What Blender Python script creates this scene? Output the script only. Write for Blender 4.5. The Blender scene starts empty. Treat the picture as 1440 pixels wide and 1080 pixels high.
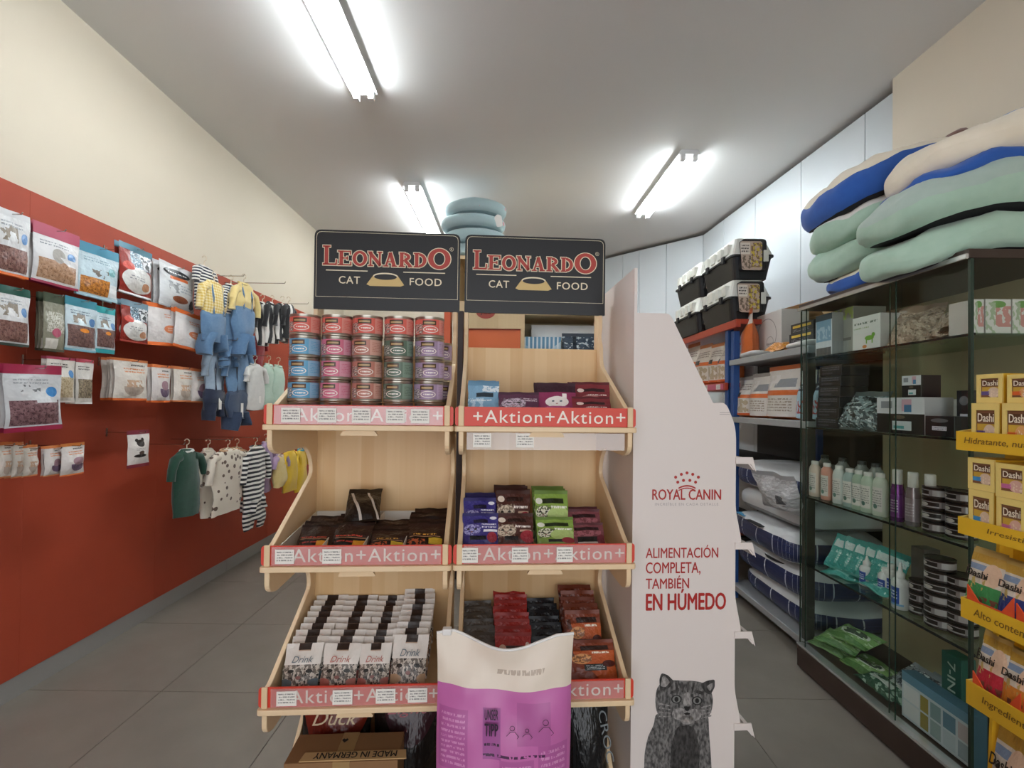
import bpy, bmesh, math, random
from mathutils import Vector, Matrix, noise
PI = math.pi
random.seed(7)
scene = bpy.context.scene
col = scene.collection

# ------------------------------------------------------------------ camera
FPX, CAMH, ROLL, PITCH = 650.0, 1.22, 0.012, 0.012
CAMROT = Matrix.Rotation(PI/2 + PITCH, 3, 'X') @ Matrix.Rotation(ROLL, 3, 'Z')
_v = CAMROT.transposed() @ Vector((0, 1, 0))
CX = 714 - FPX*_v.x/-_v.z
CY = 567 + FPX*_v.y/-_v.z
cam_data = bpy.data.cameras.new('camera')
cam_data.sensor_width = 36.0
cam_data.lens = FPX/1440*36
cam_data.shift_x = (720-CX)/1440
cam_data.shift_y = (CY-540)/1440
cam_data.clip_start = 0.02
cam = bpy.data.objects.new('camera', cam_data)
col.objects.link(cam)
cam.matrix_world = Matrix.Translation((0, 0, CAMH)) @ CAMROT.to_4x4()
scene.camera = cam

def ray(px, py): return CAMROT @ Vector(((px-CX)/FPX, -(py-CY)/FPX, -1))
O = Vector((0, 0, CAMH))
def onX(px, py, x): w = ray(px, py); return O + w*(x/w.x)
def onY(px, py, y): w = ray(px, py); return O + w*(y/w.y)
def onZ(px, py, z): w = ray(px, py); return O + w*((z-CAMH)/w.z)

# ------------------------------------------------------------------ world, exposure
world = bpy.data.worlds.new('world'); scene.world = world
world.use_nodes = True
bg = world.node_tree.nodes['Background']
bg.inputs[0].default_value = (0.93, 0.96, 1.0, 1)
bg.inputs[1].default_value = 1.15
scene.view_settings.view_transform = 'Standard'
scene.view_settings.look = 'None'
scene.view_settings.exposure = 1.15
scene.view_settings.gamma = 1.0
scene.view_settings.use_curve_mapping = False
TUBE_POWER = 29.0

# ------------------------------------------------------------------ materials
def C(h):
    h = h.lstrip('#')
    r = [int(h[i:i+2], 16)/255 for i in (0, 2, 4)]
    return tuple([(c/12.92 if c <= .04045 else ((c+.055)/1.055)**2.4) for c in r] + [1.0])

MATS = {}
def nt_new(name):
    m = bpy.data.materials.new(name); m.use_nodes = True
    return m, m.node_tree.nodes, m.node_tree.links, m.node_tree.nodes['Principled BSDF']

def mat(name, colr, rough=.5, metal=0, var=0, vscale=8, bump=0, bscale=60, sheen=0, stretch=None, emit=None, coat=0):
    if name in MATS: return MATS[name]
    m, N, L, B = nt_new(name)
    B.inputs['Roughness'].default_value = rough
    B.inputs['Metallic'].default_value = metal
    c = C(colr)
    B.inputs['Base Color'].default_value = c
    if sheen: B.inputs['Sheen Weight'].default_value = sheen
    if coat: B.inputs['Coat Weight'].default_value = coat
    if var or bump:
        tc = N.new('ShaderNodeTexCoord'); mp = N.new('ShaderNodeMapping')
        L.new(tc.outputs['Object'], mp.inputs[0])
        if stretch: mp.inputs['Scale'].default_value = stretch
    if var:
        nz = N.new('ShaderNodeTexNoise'); nz.inputs['Scale'].default_value = vscale; nz.inputs['Detail'].default_value = 5
        L.new(mp.outputs[0], nz.inputs['Vector'])
        mx = N.new('ShaderNodeMix'); mx.data_type = 'RGBA'
        mx.inputs['A'].default_value = tuple([x*(1-var) for x in c[:3]]+[1])
        mx.inputs['B'].default_value = tuple([min(1, x*(1+var)) for x in c[:3]]+[1])
        L.new(nz.outputs['Fac'], mx.inputs['Factor']); L.new(mx.outputs['Result'], B.inputs['Base Color'])
    if bump:
        nb = N.new('ShaderNodeTexNoise'); nb.inputs['Scale'].default_value = bscale; nb.inputs['Detail'].default_value = 3
        L.new(mp.outputs[0], nb.inputs['Vector'])
        bp = N.new('ShaderNodeBump'); bp.inputs['Strength'].default_value = bump; bp.inputs['Distance'].default_value = .01
        L.new(nb.outputs['Fac'], bp.inputs['Height']); L.new(bp.outputs[0], B.inputs['Normal'])
    if emit:
        B.inputs['Emission Color'].default_value = C(emit[0]); B.inputs['Emission Strength'].default_value = emit[1]
    MATS[name] = m
    return m

def pm(name, base, layers, rough=.4, metal=0, bump=0, bscale=12, coat=0):
    """printed surface: flat shapes laid over a base colour in the UV square of the face"""
    if name in MATS: return MATS[name]
    m, N, L, B = nt_new(name)
    B.inputs['Roughness'].default_value = rough; B.inputs['Metallic'].default_value = metal
    if coat: B.inputs['Coat Weight'].default_value = coat
    uv = N.new('ShaderNodeUVMap'); uv.uv_map = 'UVMap'
    sp = N.new('ShaderNodeSeparateXYZ'); L.new(uv.outputs[0], sp.inputs[0])
    def math_(op, a, b=None, c=None):
        n = N.new('ShaderNodeMath'); n.operation = op
        for i, x in enumerate((a, b, c)):
            if x is None: continue
            if isinstance(x, (int, float)): n.inputs[i].default_value = x
            else: L.new(x, n.inputs[i])
        return n.outputs[0]
    def rect(u0, v0, u1, v1):
        a = math_('COMPARE', sp.outputs[0], (u0+u1)/2, abs(u1-u0)/2)
        b = math_('COMPARE', sp.outputs[1], (v0+v1)/2, abs(v1-v0)/2)
        return math_('MULTIPLY', a, b)
    def noise_(su, sv, det=2):
        vm = N.new('ShaderNodeVectorMath'); vm.operation = 'MULTIPLY'; L.new(uv.outputs[0], vm.inputs[0]); vm.inputs[1].default_value = (su, sv, 1)
        nz = N.new('ShaderNodeTexNoise'); nz.inputs['Scale'].default_value = 1; nz.inputs['Detail'].default_value = det
        L.new(vm.outputs[0], nz.inputs['Vector']); return nz.outputs['Fac']
    cur = None
    cb = C(base)
    for ly in layers:
        k = ly[0]
        if k == 'r': msk = rect(*ly[1:5]); cc = ly[5]
        elif k == 'e':
            vm = N.new('ShaderNodeVectorMath'); vm.operation = 'MULTIPLY_ADD'; L.new(uv.outputs[0], vm.inputs[0])
            vm.inputs[1].default_value = (1/ly[3], 1/ly[4], 0); vm.inputs[2].default_value = (-ly[1]/ly[3], -ly[2]/ly[4], 0)
            ln = N.new('ShaderNodeVectorMath'); ln.operation = 'LENGTH'; L.new(vm.outputs[0], ln.inputs[0])
            msk = math_('LESS_THAN', ln.outputs['Value'], 1.0); cc = ly[5]
        elif k == 'n':
            msk = math_('MULTIPLY', rect(*ly[1:5]), math_('GREATER_THAN', noise_(ly[5], ly[5]*ly[8] if len(ly) > 8 else ly[5]), ly[6])); cc = ly[7]
        elif k == 't':
            rows = ly[5]; h = ly[4]-ly[2]
            fr = math_('FRACT', math_('MULTIPLY_ADD', sp.outputs[1], rows/h, -ly[2]*rows/h))
            line = math_('COMPARE', fr, .5, .24)
            w = math_('GREATER_THAN', noise_(26/(ly[3]-ly[1])*.8, rows/h*1.0, 1), .46)
            msk = math_('MULTIPLY', rect(*ly[1:5]), math_('MULTIPLY', line, w)); cc = ly[6]
        elif k == 's':
            ax = 0 if ly[8] == 'u' else 1
            fr = math_('FRACT', math_('MULTIPLY', sp.outputs[ax], ly[5]))
            msk = math_('MULTIPLY', rect(*ly[1:5]), math_('LESS_THAN', fr, ly[6])); cc = ly[7]
        elif k == 'd':      # diagonal half: u + slope*v > c
            msk = math_('MULTIPLY', rect(*ly[1:5]), math_('GREATER_THAN', math_('MULTIPLY_ADD', sp.outputs[1], ly[5], sp.outputs[0]), ly[6])); cc = ly[7]
        mx = N.new('ShaderNodeMix'); mx.data_type = 'RGBA'
        L.new(msk, mx.inputs['Factor'])
        if cur is None: mx.inputs['A'].default_value = cb
        else: L.new(cur, mx.inputs['A'])
        mx.inputs['B'].default_value = C(cc)
        cur = mx.outputs['Result']
    if cur is not None: L.new(cur, B.inputs['Base Color'])
    else: B.inputs['Base Color'].default_value = cb
    if bump:
        nb = N.new('ShaderNodeTexNoise'); nb.inputs['Scale'].default_value = bscale; nb.inputs['Detail'].default_value = 2
        L.new(uv.outputs[0], nb.inputs['Vector'])
        bp = N.new('ShaderNodeBump'); bp.inputs['Strength'].default_value = bump; bp.inputs['Distance'].default_value = .02
        L.new(nb.outputs['Fac'], bp.inputs['Height']); L.new(bp.outputs[0], B.inputs['Normal'])
    MATS[name] = m
    return m

def wood_mat(name, c1, c2, axis='x', planks=12.0, rough=.45):
    if name in MATS: return MATS[name]
    m, N, L, B = nt_new(name)
    tc = N.new('ShaderNodeTexCoord'); sp = N.new('ShaderNodeSeparateXYZ'); L.new(tc.outputs['Object'], sp.inputs[0])
    ml = N.new('ShaderNodeMath'); ml.operation = 'MULTIPLY'; ml.inputs[1].default_value = planks; L.new(sp.outputs[{'x': 0, 'y': 1}[axis]], ml.inputs[0])
    fl = N.new('ShaderNodeMath'); fl.operation = 'FLOOR'; L.new(ml.outputs[0], fl.inputs[0])
    wn = N.new('ShaderNodeTexWhiteNoise'); wn.noise_dimensions = '1D'; L.new(fl.outputs[0], wn.inputs['W'])
    mp = N.new('ShaderNodeMapping'); mp.inputs['Scale'].default_value = (40, 40, 2.0); L.new(tc.outputs['Object'], mp.inputs[0])
    nz = N.new('ShaderNodeTexNoise'); nz.inputs['Scale'].default_value = 1.4; nz.inputs['Detail'].default_value = 6; L.new(mp.outputs[0], nz.inputs['Vector'])
    ad = N.new('ShaderNodeMath'); ad.operation = 'MULTIPLY_ADD'; ad.inputs[1].default_value = .55
    L.new(wn.outputs['Value'], ad.inputs[0]); sc = N.new('ShaderNodeMath'); sc.operation = 'MULTIPLY'; sc.inputs[1].default_value = .5
    L.new(nz.outputs['Fac'], sc.inputs[0]); L.new(sc.outputs[0], ad.inputs[2])
    mx = N.new('ShaderNodeMix'); mx.data_type = 'RGBA'; mx.inputs['A'].default_value = C(c1); mx.inputs['B'].default_value = C(c2)
    L.new(ad.outputs[0], mx.inputs['Factor']); L.new(mx.outputs['Result'], B.inputs['Base Color'])
    B.inputs['Roughness'].default_value = rough
    MATS[name] = m
    return m

def glass_mat(name, tint, alpha=.12, rough=.02):
    """thin pane: mostly clear with a tinted, reflecting share"""
    if name in MATS: return MATS[name]
    m, N, L, B = nt_new(name)
    out = N['Material Output']
    tr = N.new('ShaderNodeBsdfTransparent'); tr.inputs[0].default_value = C(tint)
    gl = N.new('ShaderNodeBsdfGlossy'); gl.inputs['Roughness'].default_value = rough; gl.inputs[0].default_value = (.9, 1, .96, 1)
    mx = N.new('ShaderNodeMixShader'); lw = N.new('ShaderNodeLayerWeight'); lw.inputs[0].default_value = .5
    pw_ = N.new('ShaderNodeMath'); pw_.operation = 'POWER'; pw_.inputs[1].default_value = 4.0; L.new(lw.outputs['Facing'], pw_.inputs[0])
    ad = N.new('ShaderNodeMath'); ad.operation = 'MULTIPLY_ADD'; ad.inputs[1].default_value = .6; ad.inputs[2].default_value = alpha*.15; ad.use_clamp = True
    L.new(pw_.outputs[0], ad.inputs[0]); L.new(ad.outputs[0], mx.inputs[0])
    L.new(tr.outputs[0], mx.inputs[1]); L.new(gl.outputs[0], mx.inputs[2]); L.new(mx.outputs[0], out.inputs[0])
    MATS[name] = m
    return m

# ------------------------------------------------------------------ mesh building
class MB:
    def __init__(s): s.v = []; s.f = []; s.m = []; s.uv = []
    def face(s, idx, mi=0, uv=None):
        s.f.append(tuple(idx)); s.m.append(mi); s.uv.append(uv)
    def quad(s, a, b, c, d, mi=0, uv=((0, 0), (1, 0), (1, 1), (0, 1))):
        n = len(s.v); s.v += [Vector(a), Vector(b), Vector(c), Vector(d)]; s.face((n, n+1, n+2, n+3), mi, uv)
    def box(s, x0, y0, z0, x1, y1, z1, mi=0, mf=None):
        """mf: material of the front (-Y) face"""
        n = len(s.v)
        s.v += [Vector(p) for p in ((x0, y0, z0), (x1, y0, z0), (x1, y1, z0), (x0, y1, z0), (x0, y0, z1), (x1, y0, z1), (x1, y1, z1), (x0, y1, z1))]
        U = ((0, 0), (1, 0), (1, 1), (0, 1))
        for i, q in enumerate(((0, 1, 5, 4), (1, 2, 6, 5), (2, 3, 7, 6), (3, 0, 4, 7), (4, 5, 6, 7), (3, 2, 1, 0))):
            s.face([n+k for k in q], (mf if (mf is not None and i == 0) else mi), U)
    def prism(s, pts, y0, y1, mi=0, plane='xz'):
        """outline pts (a,b), counter-clockwise, extruded from y0 to y1 along the third axis"""
        def P(a, b, y):
            return Vector((a, y, b)) if plane == 'xz' else (Vector((y, a, b)) if plane == 'yz' else Vector((a, b, y)))
        n = len(s.v); k = len(pts)
        xs = [p[0] for p in pts]; zs = [p[1] for p in pts]
        wx = max(xs)-min(xs) or 1; wz = max(zs)-min(zs) or 1
        U = [((p[0]-min(xs))/wx, (p[1]-min(zs))/wz) for p in pts]
        s.v += [P(a, b, y0) for a, b in pts] + [P(a, b, y1) for a, b in pts]
        s.face(range(n, n+k), mi, U)
        s.face(range(n+2*k-1, n+k-1, -1), mi, U[::-1])
        for i in range(k):
            j = (i+1) % k
            s.face((n+j, n+i, n+k+i, n+k+j), mi, None)
    def tube(s, path, r, seg=8, mi=0, cap=True, ry=None):
        path = [Vector(p) for p in path]; rings = []
        rr = r if isinstance(r, (list, tuple)) else [r]*len(path)
        up = Vector((0, 0, 1))
        for i, p in enumerate(path):
            d = (path[min(i+1, len(path)-1)]-path[max(i-1, 0)]).normalized()
            a = d.cross(up)
            if a.length < .05: a = d.cross(Vector((0, 1, 0)))
            a.normalize(); b = d.cross(a).normalized()
            n = len(s.v)
            q = (ry[i] if ry else rr[i])
            for k in range(seg):
                t = 2*PI*k/seg
                s.v.append(p + a*(math.cos(t)*rr[i]) + b*(math.sin(t)*q))
            rings.append(n)
        for i in range(len(rings)-1):
            for k in range(seg):
                k2 = (k+1) % seg
                s.face((rings[i]+k, rings[i+1]+k, rings[i+1]+k2, rings[i]+k2), mi,
                       ((k/seg, i/(len(rings)-1)), (k/seg, (i+1)/(len(rings)-1)), ((k+1)/seg, (i+1)/(len(rings)-1)), ((k+1)/seg, i/(len(rings)-1))))
        if cap:
            s.face([rings[0]+k for k in range(seg)], mi); s.face([rings[-1]+k for k in range(seg-1, -1, -1)], mi)
    def lathe(s, prof, seg=20, mi=0, cap=True, u_off=0.0, c=(0, 0, 0)):
        """prof: (r,z) upward; u runs round with the front (-Y) at u=.5"""
        c = Vector(c); rings = []
        z0, z1 = prof[0][1], prof[-1][1]
        for r, z in prof:
            n = len(s.v); rings.append(n)
            for k in range(seg+1):
                t = 2*PI*(k/seg-.75)
                s.v.append(c+Vector((r*math.cos(t), r*math.sin(t), z)))
        for i in range(len(prof)-1):
            va = (prof[i][1]-z0)/((z1-z0) or 1); vb = (prof[i+1][1]-z0)/((z1-z0) or 1)
            for k in range(seg):
                ua, ub = k/seg+u_off, (k+1)/seg+u_off
                s.face((rings[i]+k, rings[i]+k+1, rings[i+1]+k+1, rings[i+1]+k), mi, ((ua, va), (ub, va), (ub, vb), (ua, vb)))
        if cap:
            s.face([rings[0]+k for k in range(seg-1, -1, -1)], mi); s.face([rings[-1]+k for k in range(seg)], mi)
    def grid(s, fn, nu, nv, mi=0, flip=False, u0=0, u1=1, v0=0, v1=1, mfn=None):
        n = len(s.v)
        for j in range(nv+1):
            for i in range(nu+1):
                s.v.append(Vector(fn(u0+(u1-u0)*i/nu, v0+(v1-v0)*j/nv)))
        for j in range(nv):
            for i in range(nu):
                a = n+j*(nu+1)+i; q = [a, a+1, a+nu+2, a+nu+1]
                uu = [(u0+(u1-u0)*(i+di)/nu, v0+(v1-v0)*(j+dj)/nv) for di, dj in ((0, 0), (1, 0), (1, 1), (0, 1))]
                if flip: q = q[::-1]; uu = uu[::-1]
                s.face(q, mfn(uu[0], uu[2]) if mfn else mi, uu)
    def mesh(s, name, mats, smooth=False):
        me = bpy.data.meshes.new(name)
        me.from_pydata([tuple(v) for v in s.v], [], s.f)
        for m in (mats if isinstance(mats, (list, tuple)) else [mats]): me.materials.append(m)
        if len(me.materials) > 1: me.polygons.foreach_set('material_index', s.m)
        ul = me.uv_layers.new(name='UVMap')
        d = []
        for f, uv in zip(s.f, s.uv):
            if uv is None: d += [2.0, 2.0]*len(f)
            else:
                for u in uv: d += [u[0], u[1]]
        ul.data.foreach_set('uv', d)
        if smooth: me.polygons.foreach_set('use_smooth', [True]*len(s.f)); me.update(); me.set_sharp_from_angle(angle=math.radians(48))
        me.update()
        return me
    def obj(s, name, mats, parent=None, smooth=False, bevel=0, **kw):
        return put(name, s.mesh(name, mats, smooth), parent, bevel=bevel, **kw)

def put(name, me, parent=None, M=None, bevel=0, label=None, cat=None, group=None, kind=None):
    o = bpy.data.objects.new(name, me); col.objects.link(o)
    if parent: o.parent = parent
    if M is not None:
        if parent: o.matrix_local = M
        else: o.matrix_world = M
    if bevel:
        b = o.modifiers.new('bevel', 'BEVEL'); b.width = bevel; b.segments = 2; b.limit_method = 'ANGLE'; b.angle_limit = math.radians(50)
    return tag(o, label, cat, group, kind)

def tag(o, label=None, cat=None, group=None, kind=None):
    for k, v in (('label', label), ('category', cat), ('group', group), ('kind', kind)):
        if v: o[k] = v
    return o

def thing(name, M, label, cat, group=None):
    o = bpy.data.objects.new(name, None); o.empty_display_size = .05; col.objects.link(o)
    o.matrix_world = M
    return tag(o, label, cat, group)

def T(x, y=None, z=None): return Matrix.Translation((x, y, z)) if y is not None else Matrix.Translation(x)
def RZ(a): return Matrix.Rotation(math.radians(a), 4, 'Z')
def RX(a): return Matrix.Rotation(math.radians(a), 4, 'X')
def RY(a): return Matrix.Rotation(math.radians(a), 4, 'Y')

# ------------------------------------------------------------------ lettering
TXT = {}
def text_mesh(body, matl, bold=0.0, shear=0.0, spacing=1.0):
    key = (body, matl.name, bold, shear, spacing)
    if key in TXT: return TXT[key]
    cu = bpy.data.curves.new('lettering', 'FONT'); cu.body = body; cu.resolution_u = 3
    cu.align_x = 'LEFT'; cu.shear = shear; cu.space_character = spacing
    ob = bpy.data.objects.new('lettering_tmp', cu); col.objects.link(ob)
    me = ob.to_mesh().copy(); ob.to_mesh_clear()
    bpy.data.objects.remove(ob); bpy.data.curves.remove(cu)
    if bold:            # heavier strokes: the outline laid down several times, slightly shifted
        vs = [v.co.copy() for v in me.vertices]; fs = [tuple(p.vertices) for p in me.polygons]
        V2, F2 = [], []
        for k, (dx, dy) in enumerate(((0, 0), (bold, 0), (-bold, 0), (0, bold*.6), (0, -bold*.6))):
            V2 += [(v.x+dx, v.y+dy, k*.00003) for v in vs]; F2 += [tuple(i+k*len(vs) for i in f) for f in fs]
        me = bpy.data.meshes.new('lettering'); me.from_pydata(V2, [], F2)
    xs = [v.co.x for v in me.vertices]; ys = [v.co.y for v in me.vertices]
    x0, x1, y0, y1 = min(xs), max(xs), min(ys), max(ys)
    for v in me.vertices:        # normalise to a unit box in XZ, facing -Y
        v.co = Vector(((v.co.x-x0)/(x1-x0), -v.co.z, (v.co.y-y0)/(y1-y0)))
    me.materials.clear(); me.materials.append(matl); me.name = 'lettering'
    TXT[key] = me
    return me
def text(body, matl, parent, x0, z0, x1, z1, y, bold=0.0, shear=0.0, spacing=1.0, M=None, name='lettering', **kw):
    me = text_mesh(body, matl, bold, shear, spacing)
    L = T(x0, y, z0) @ Matrix.Diagonal((x1-x0, 1, z1-z0, 1))
    return put(name, me, parent, M=(M @ L if M is not None else L), **kw)

# ------------------------------------------------------------------ package shapes
def pouch_parts(w, h, t, seed=0, top=.12, bottom=.05, nx=8, ny=12, sag=.5, stand=False, wr=.004):
    """inflated pouch facing -Y, base at z=0.  returns dict of MB for body and header (v above 1-top) and footer"""
    def prof(v):
        a = min(1, max(0, (v-bottom)/.25)); b = min(1, max(0, (1-top-v)/.45))
        if stand: a = min(1, max(0, v/.04))
        return math.sqrt(max(0, a)) * (b*b*(3-2*b))
    def P(side):
        def fn(u, v):
            e = (4*u*(1-u))**.6
            th = t/2*e*prof(v) + .0006
            nz = noise.noise(Vector((u*3.1+seed*7.3, v*4.2, seed*1.7)))*wr*2
            x = (u-.5)*w*(1-.05*prof(v)); x += noise.noise(Vector((v*3, seed*3.1, u)))*wr
            return (x, side*th+nz*(.3+e)*.7, v*h)
        return fn
    out = {}
    for nm, a, b in (('footer', 0, bottom), ('body', bottom, 1-top), ('header', 1-top, 1)):
        if b-a < 1e-6: continue
        mb = MB(); k = max(1, round(ny*(b-a)))
        def sub(fn, a=a, b=b):
            return lambda u, v: fn(u, a+(b-a)*v)
        mb.grid(sub(P(-1)), nx, k, 0, False, 0, 1, 0, 1)
        mb.grid(sub(P(1)), nx, k, 1, True, 0, 1, 0, 1)
        out[nm] = mb
    return out

PCACHE = {}
def pouch(name, M, w, h, t, front, back, label, cat, group=None, seed=0, header=None, footer=None, key=None, **kw):
    top, bottom = kw.get('top', .12), kw.get('bottom', .05)
    kk = key or (name, round(w, 3), round(h, 3), round(t, 3), front.name, seed, top, bottom)
    if kk not in PCACHE:
        ps = pouch_parts(w, h, t, seed, **kw)
        ms = {}
        for nm, mb in ps.items():
            mm = {'body': [front, back], 'header': [header or back]*2, 'footer': [footer or back]*2}[nm]
            ms[nm] = mb.mesh(nm, mm, True)
        PCACHE[kk] = ms
    r = thing(name, M, label, cat, group)
    for nm, me in PCACHE[kk].items():
        put({'body': 'pouch_body', 'header': 'top_seal', 'footer': 'bottom_seal'}[nm], me, r)
    return r

def carton(name, M, w, d, h, front, side, label, cat, group=None, bevel=.0015, topm=None):
    """box with its printed face on -Y, base centred at the front edge"""
    mb = MB(); mb.box(-w/2, 0, 0, w/2, d, h, 0, 1)
    mats = [side, front]
    if topm:
        mats.append(topm); mb.m[4] = 2
    me = mb.mesh(name, mats)
    return put(name, me, None, M, bevel=bevel, label=label, cat=cat, group=group)

def cushion(name, M, w, d, h, parts, label, cat, group=None, seed=0, pw=.35, sag=None, nu=40, nv=16, wr=.012, dent=0):
    """soft slab centred on the origin in XY, base z=0; parts: list of (part name, lat0, lat1, material), lat 0 bottom .. 1 top"""
    r = thing(name, M, label, cat, group)
    def sg(c, p): return math.copysign(abs(c)**p, c)
    def fn(u, lat):
        th = 2*PI*u; ph = -PI/2+PI*lat
        cp = abs(math.cos(ph))**.42; z = sg(math.sin(ph), .75)
        x = w/2*cp*sg(math.cos(th), pw); y = d/2*cp*sg(math.sin(th), pw)
        zz = h/2*(1+z)
        n1 = noise.noise(Vector((x*6+seed*5, y*6, zz*6)))*wr + noise.noise(Vector((x*17+seed*5, y*17, zz*13)))*wr*.4
        if dent and lat > .5:
            rr = (x/(w*.5))**2+(y/(d*.5))**2
            zz -= dent*max(0, 1-rr*1.6)
        zz += n1*(1 if lat > .3 else .25); x *= 1+n1*1.2; y *= 1+n1*1.2
        if sag: x, y, zz = sag(x, y, zz)
        return (x, y, zz)
    for nm, a, b, m in parts:
        mb = MB(); k = max(3, round(nv*(b-a)))
        mb.grid(lambda u, v, a=a, b=b: fn(u, a+(b-a)*v), nu, k)
        mb.obj(nm, m, r, True)
    return r

def bottle(name, M, r, h, bodym, capm, labelm, label, cat, group=None, neck=.3, cap_h=.16, cap_r=.55, flat=1.0, nozzle=False):
    t = thing(name, M @ Matrix.Diagonal((1, flat, 1, 1)), label, cat, group)
    hb = h*(1-cap_h)
    b = MB(); b.lathe([(r*.92, 0), (r, h*.02), (r, hb*.80), (r*.86, hb*.90), (r*neck, hb*.96), (r*neck, hb)], 18); b.obj('bottle_body', bodym, t, True)
    l = MB(); l.lathe([(r*1.012, hb*.12), (r*1.012, hb*.72)], 18, cap=False); l.obj('paper_label', labelm, t, True)
    c = MB()
    if nozzle: c.lathe([(r*cap_r, hb-.002), (r*cap_r, hb+.012), (r*.3, hb+.018), (r*.12, h), (r*.05, h)], 12)
    else: c.lathe([(r*cap_r, hb-.004), (r*cap_r, h*.985), (r*cap_r*.9, h)], 14)
    c.obj('cap', capm, t, True)
    return t

TINC = {}
def tin(name, M, r, h, labelm, lidm, label, cat, group=None):
    k = (r, h, labelm.name)
    if k not in TINC:
        a = MB(); a.lathe([(r*.97, .0), (r, .0015), (r, .004), (r*.965, .006), (r*.965, h-.006), (r, h-.004), (r, h-.0012), (r*.96, h-.001), (r*.93, h-.003)], 24)
        b = MB(); b.lathe([(r*.985, .008), (r*.985, h-.008)], 24, cap=False)
        TINC[k] = (a.mesh('tin_body', lidm, True), b.mesh('paper_label', labelm, True))
    t = thing(name, M, label, cat, group)
    put('tin_body', TINC[k][0], t); put('paper_label', TINC[k][1], t)
    return t

# ================================================================== the room
WALLX, CEIL, FARY, FRONTY = -2.005, 2.985, 5.62, -1.9
cream = mat('cream_paint', '#cfc5b2', .75, var=.03, vscale=3, bump=.02, bscale=120)
white_ceiling = mat('ceiling_paint', '#d9d9d7', .8, bump=.02, bscale=90)
red_panel = mat('red_laminate', '#a03d22', .6, var=.10, vscale=5, bump=.015, bscale=40)
tile_grey = mat('grey_porcelain', '#7c766d', .42, var=.22, vscale=5, bump=.03, bscale=30)
grout = mat('grout', '#44423f', .9)
skirting = mat('skirting_grey', '#8f8d8a', .45, var=.05)
panel_white = mat('white_melamine', '#c4cbce', .35)
gap_shade = mat('gap_shade', '#3a3936', .9)  # dark colour paints the shadow gap above the panels into their backing
steel = mat('steel_wire', '#b9b6b0', .25, metal=1)

def struct(name, mb, m, **kw): return mb.obj(name, m, None, kind='structure', **kw)

# floor: grout bed and single tiles
fl = MB(); fl.box(WALLX-.1, FRONTY-.1, -.1, 2.75, FARY+.1, -.006)
floor = struct('floor', fl, grout)
TS = .589
tmb = MB(); tmb.box(.0015, .0015, -.02, TS-.0015, TS-.0015, 0)
tme = tmb.mesh('tile', tile_grey)
for i in range(-2, 8):
    for j in range(-7, 7):
        x, y = -1.432+TS*i, 1.944+TS*j
        x0, x1, y0, y1 = max(x, WALLX), min(x+TS, 2.6), max(y, FRONTY), min(y+TS, FARY)
        if x1-x0 < .02 or y1-y0 < .02: continue
        o = put('tile', tme, floor, T(x, y, 0))
        if x1-x0 < TS-.01 or y1-y0 < TS-.01:
            m2 = MB(); m2.box(x0-x+.0015, y0-y+.0015, -.02, x1-x-.0015, y1-y-.0015, 0); o.data = m2.mesh('tile', tile_grey)

b = MB(); b.box(WALLX-.1, FRONTY-.1, CEIL, 2.75, FARY+.1, CEIL+.1); struct('ceiling', b, white_ceiling)
b = MB(); b.box(WALLX-.1, FRONTY, 0, WALLX, FARY, CEIL); struct('wall_left', b, cream)
b = MB(); b.box(WALLX, FARY, 0, 2.6, FARY+.1, CEIL); struct('wall_back', b, cream)
# right wall: cream pier near the camera, white floor-to-ceiling panelling beyond
PIERX, PIERY = 2.045, 2.46
b = MB(); b.box(PIERX, FRONTY, 0, 2.7, PIERY, CEIL); struct('wall_right', b, cream)
# shop front behind the camera with its big window and open door
b = MB()
b.box(WALLX, FRONTY-.1, 0, WALLX+.25, FRONTY, CEIL); b.box(1.8, FRONTY-.1, 0, PIERX, FRONTY, CEIL)
b.box(WALLX+.25, FRONTY-.1, 2.5, 1.8, FRONTY, CEIL); struct('wall_front', b, cream)
b = MB()
for x in (WALLX+.25, .2, 1.76): b.box(x, FRONTY-.07, 0, x+.04, FRONTY-.02, 2.5)
b.box(WALLX+.25, FRONTY-.07, 2.46, 1.8, FRONTY-.02, 2.5); struct('window_1', b, mat('alu_frame', '#8d9093', .35, metal=.8))

# red laminate boards on the left wall, skirting below
RT = 2.075
trim = MB(); trim.box(WALLX, FRONTY, .09, WALLX+.006, FARY, RT-.004)
red = struct('trim_1', trim, mat('red_batten', '#7d2c1b', .6))
ys = [FRONTY, -.6, .65, 1.9, 2.62, 3.85, FARY]
for y0, y1 in zip(ys[:-1], ys[1:]):
    b = MB(); b.box(WALLX+.006, y0+.0003, .088, WALLX+.022, y1-.0003, RT); b.obj('panel', red_panel, red, bevel=.0007)
REDX = WALLX+.022
b = MB(); b.box(WALLX, FRONTY, 0, WALLX+.018, 3.3, .086); b.box(WALLX, 3.303, 0, WALLX+.018, FARY, .086)
struct('baseboard_left', b, skirting)

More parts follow.
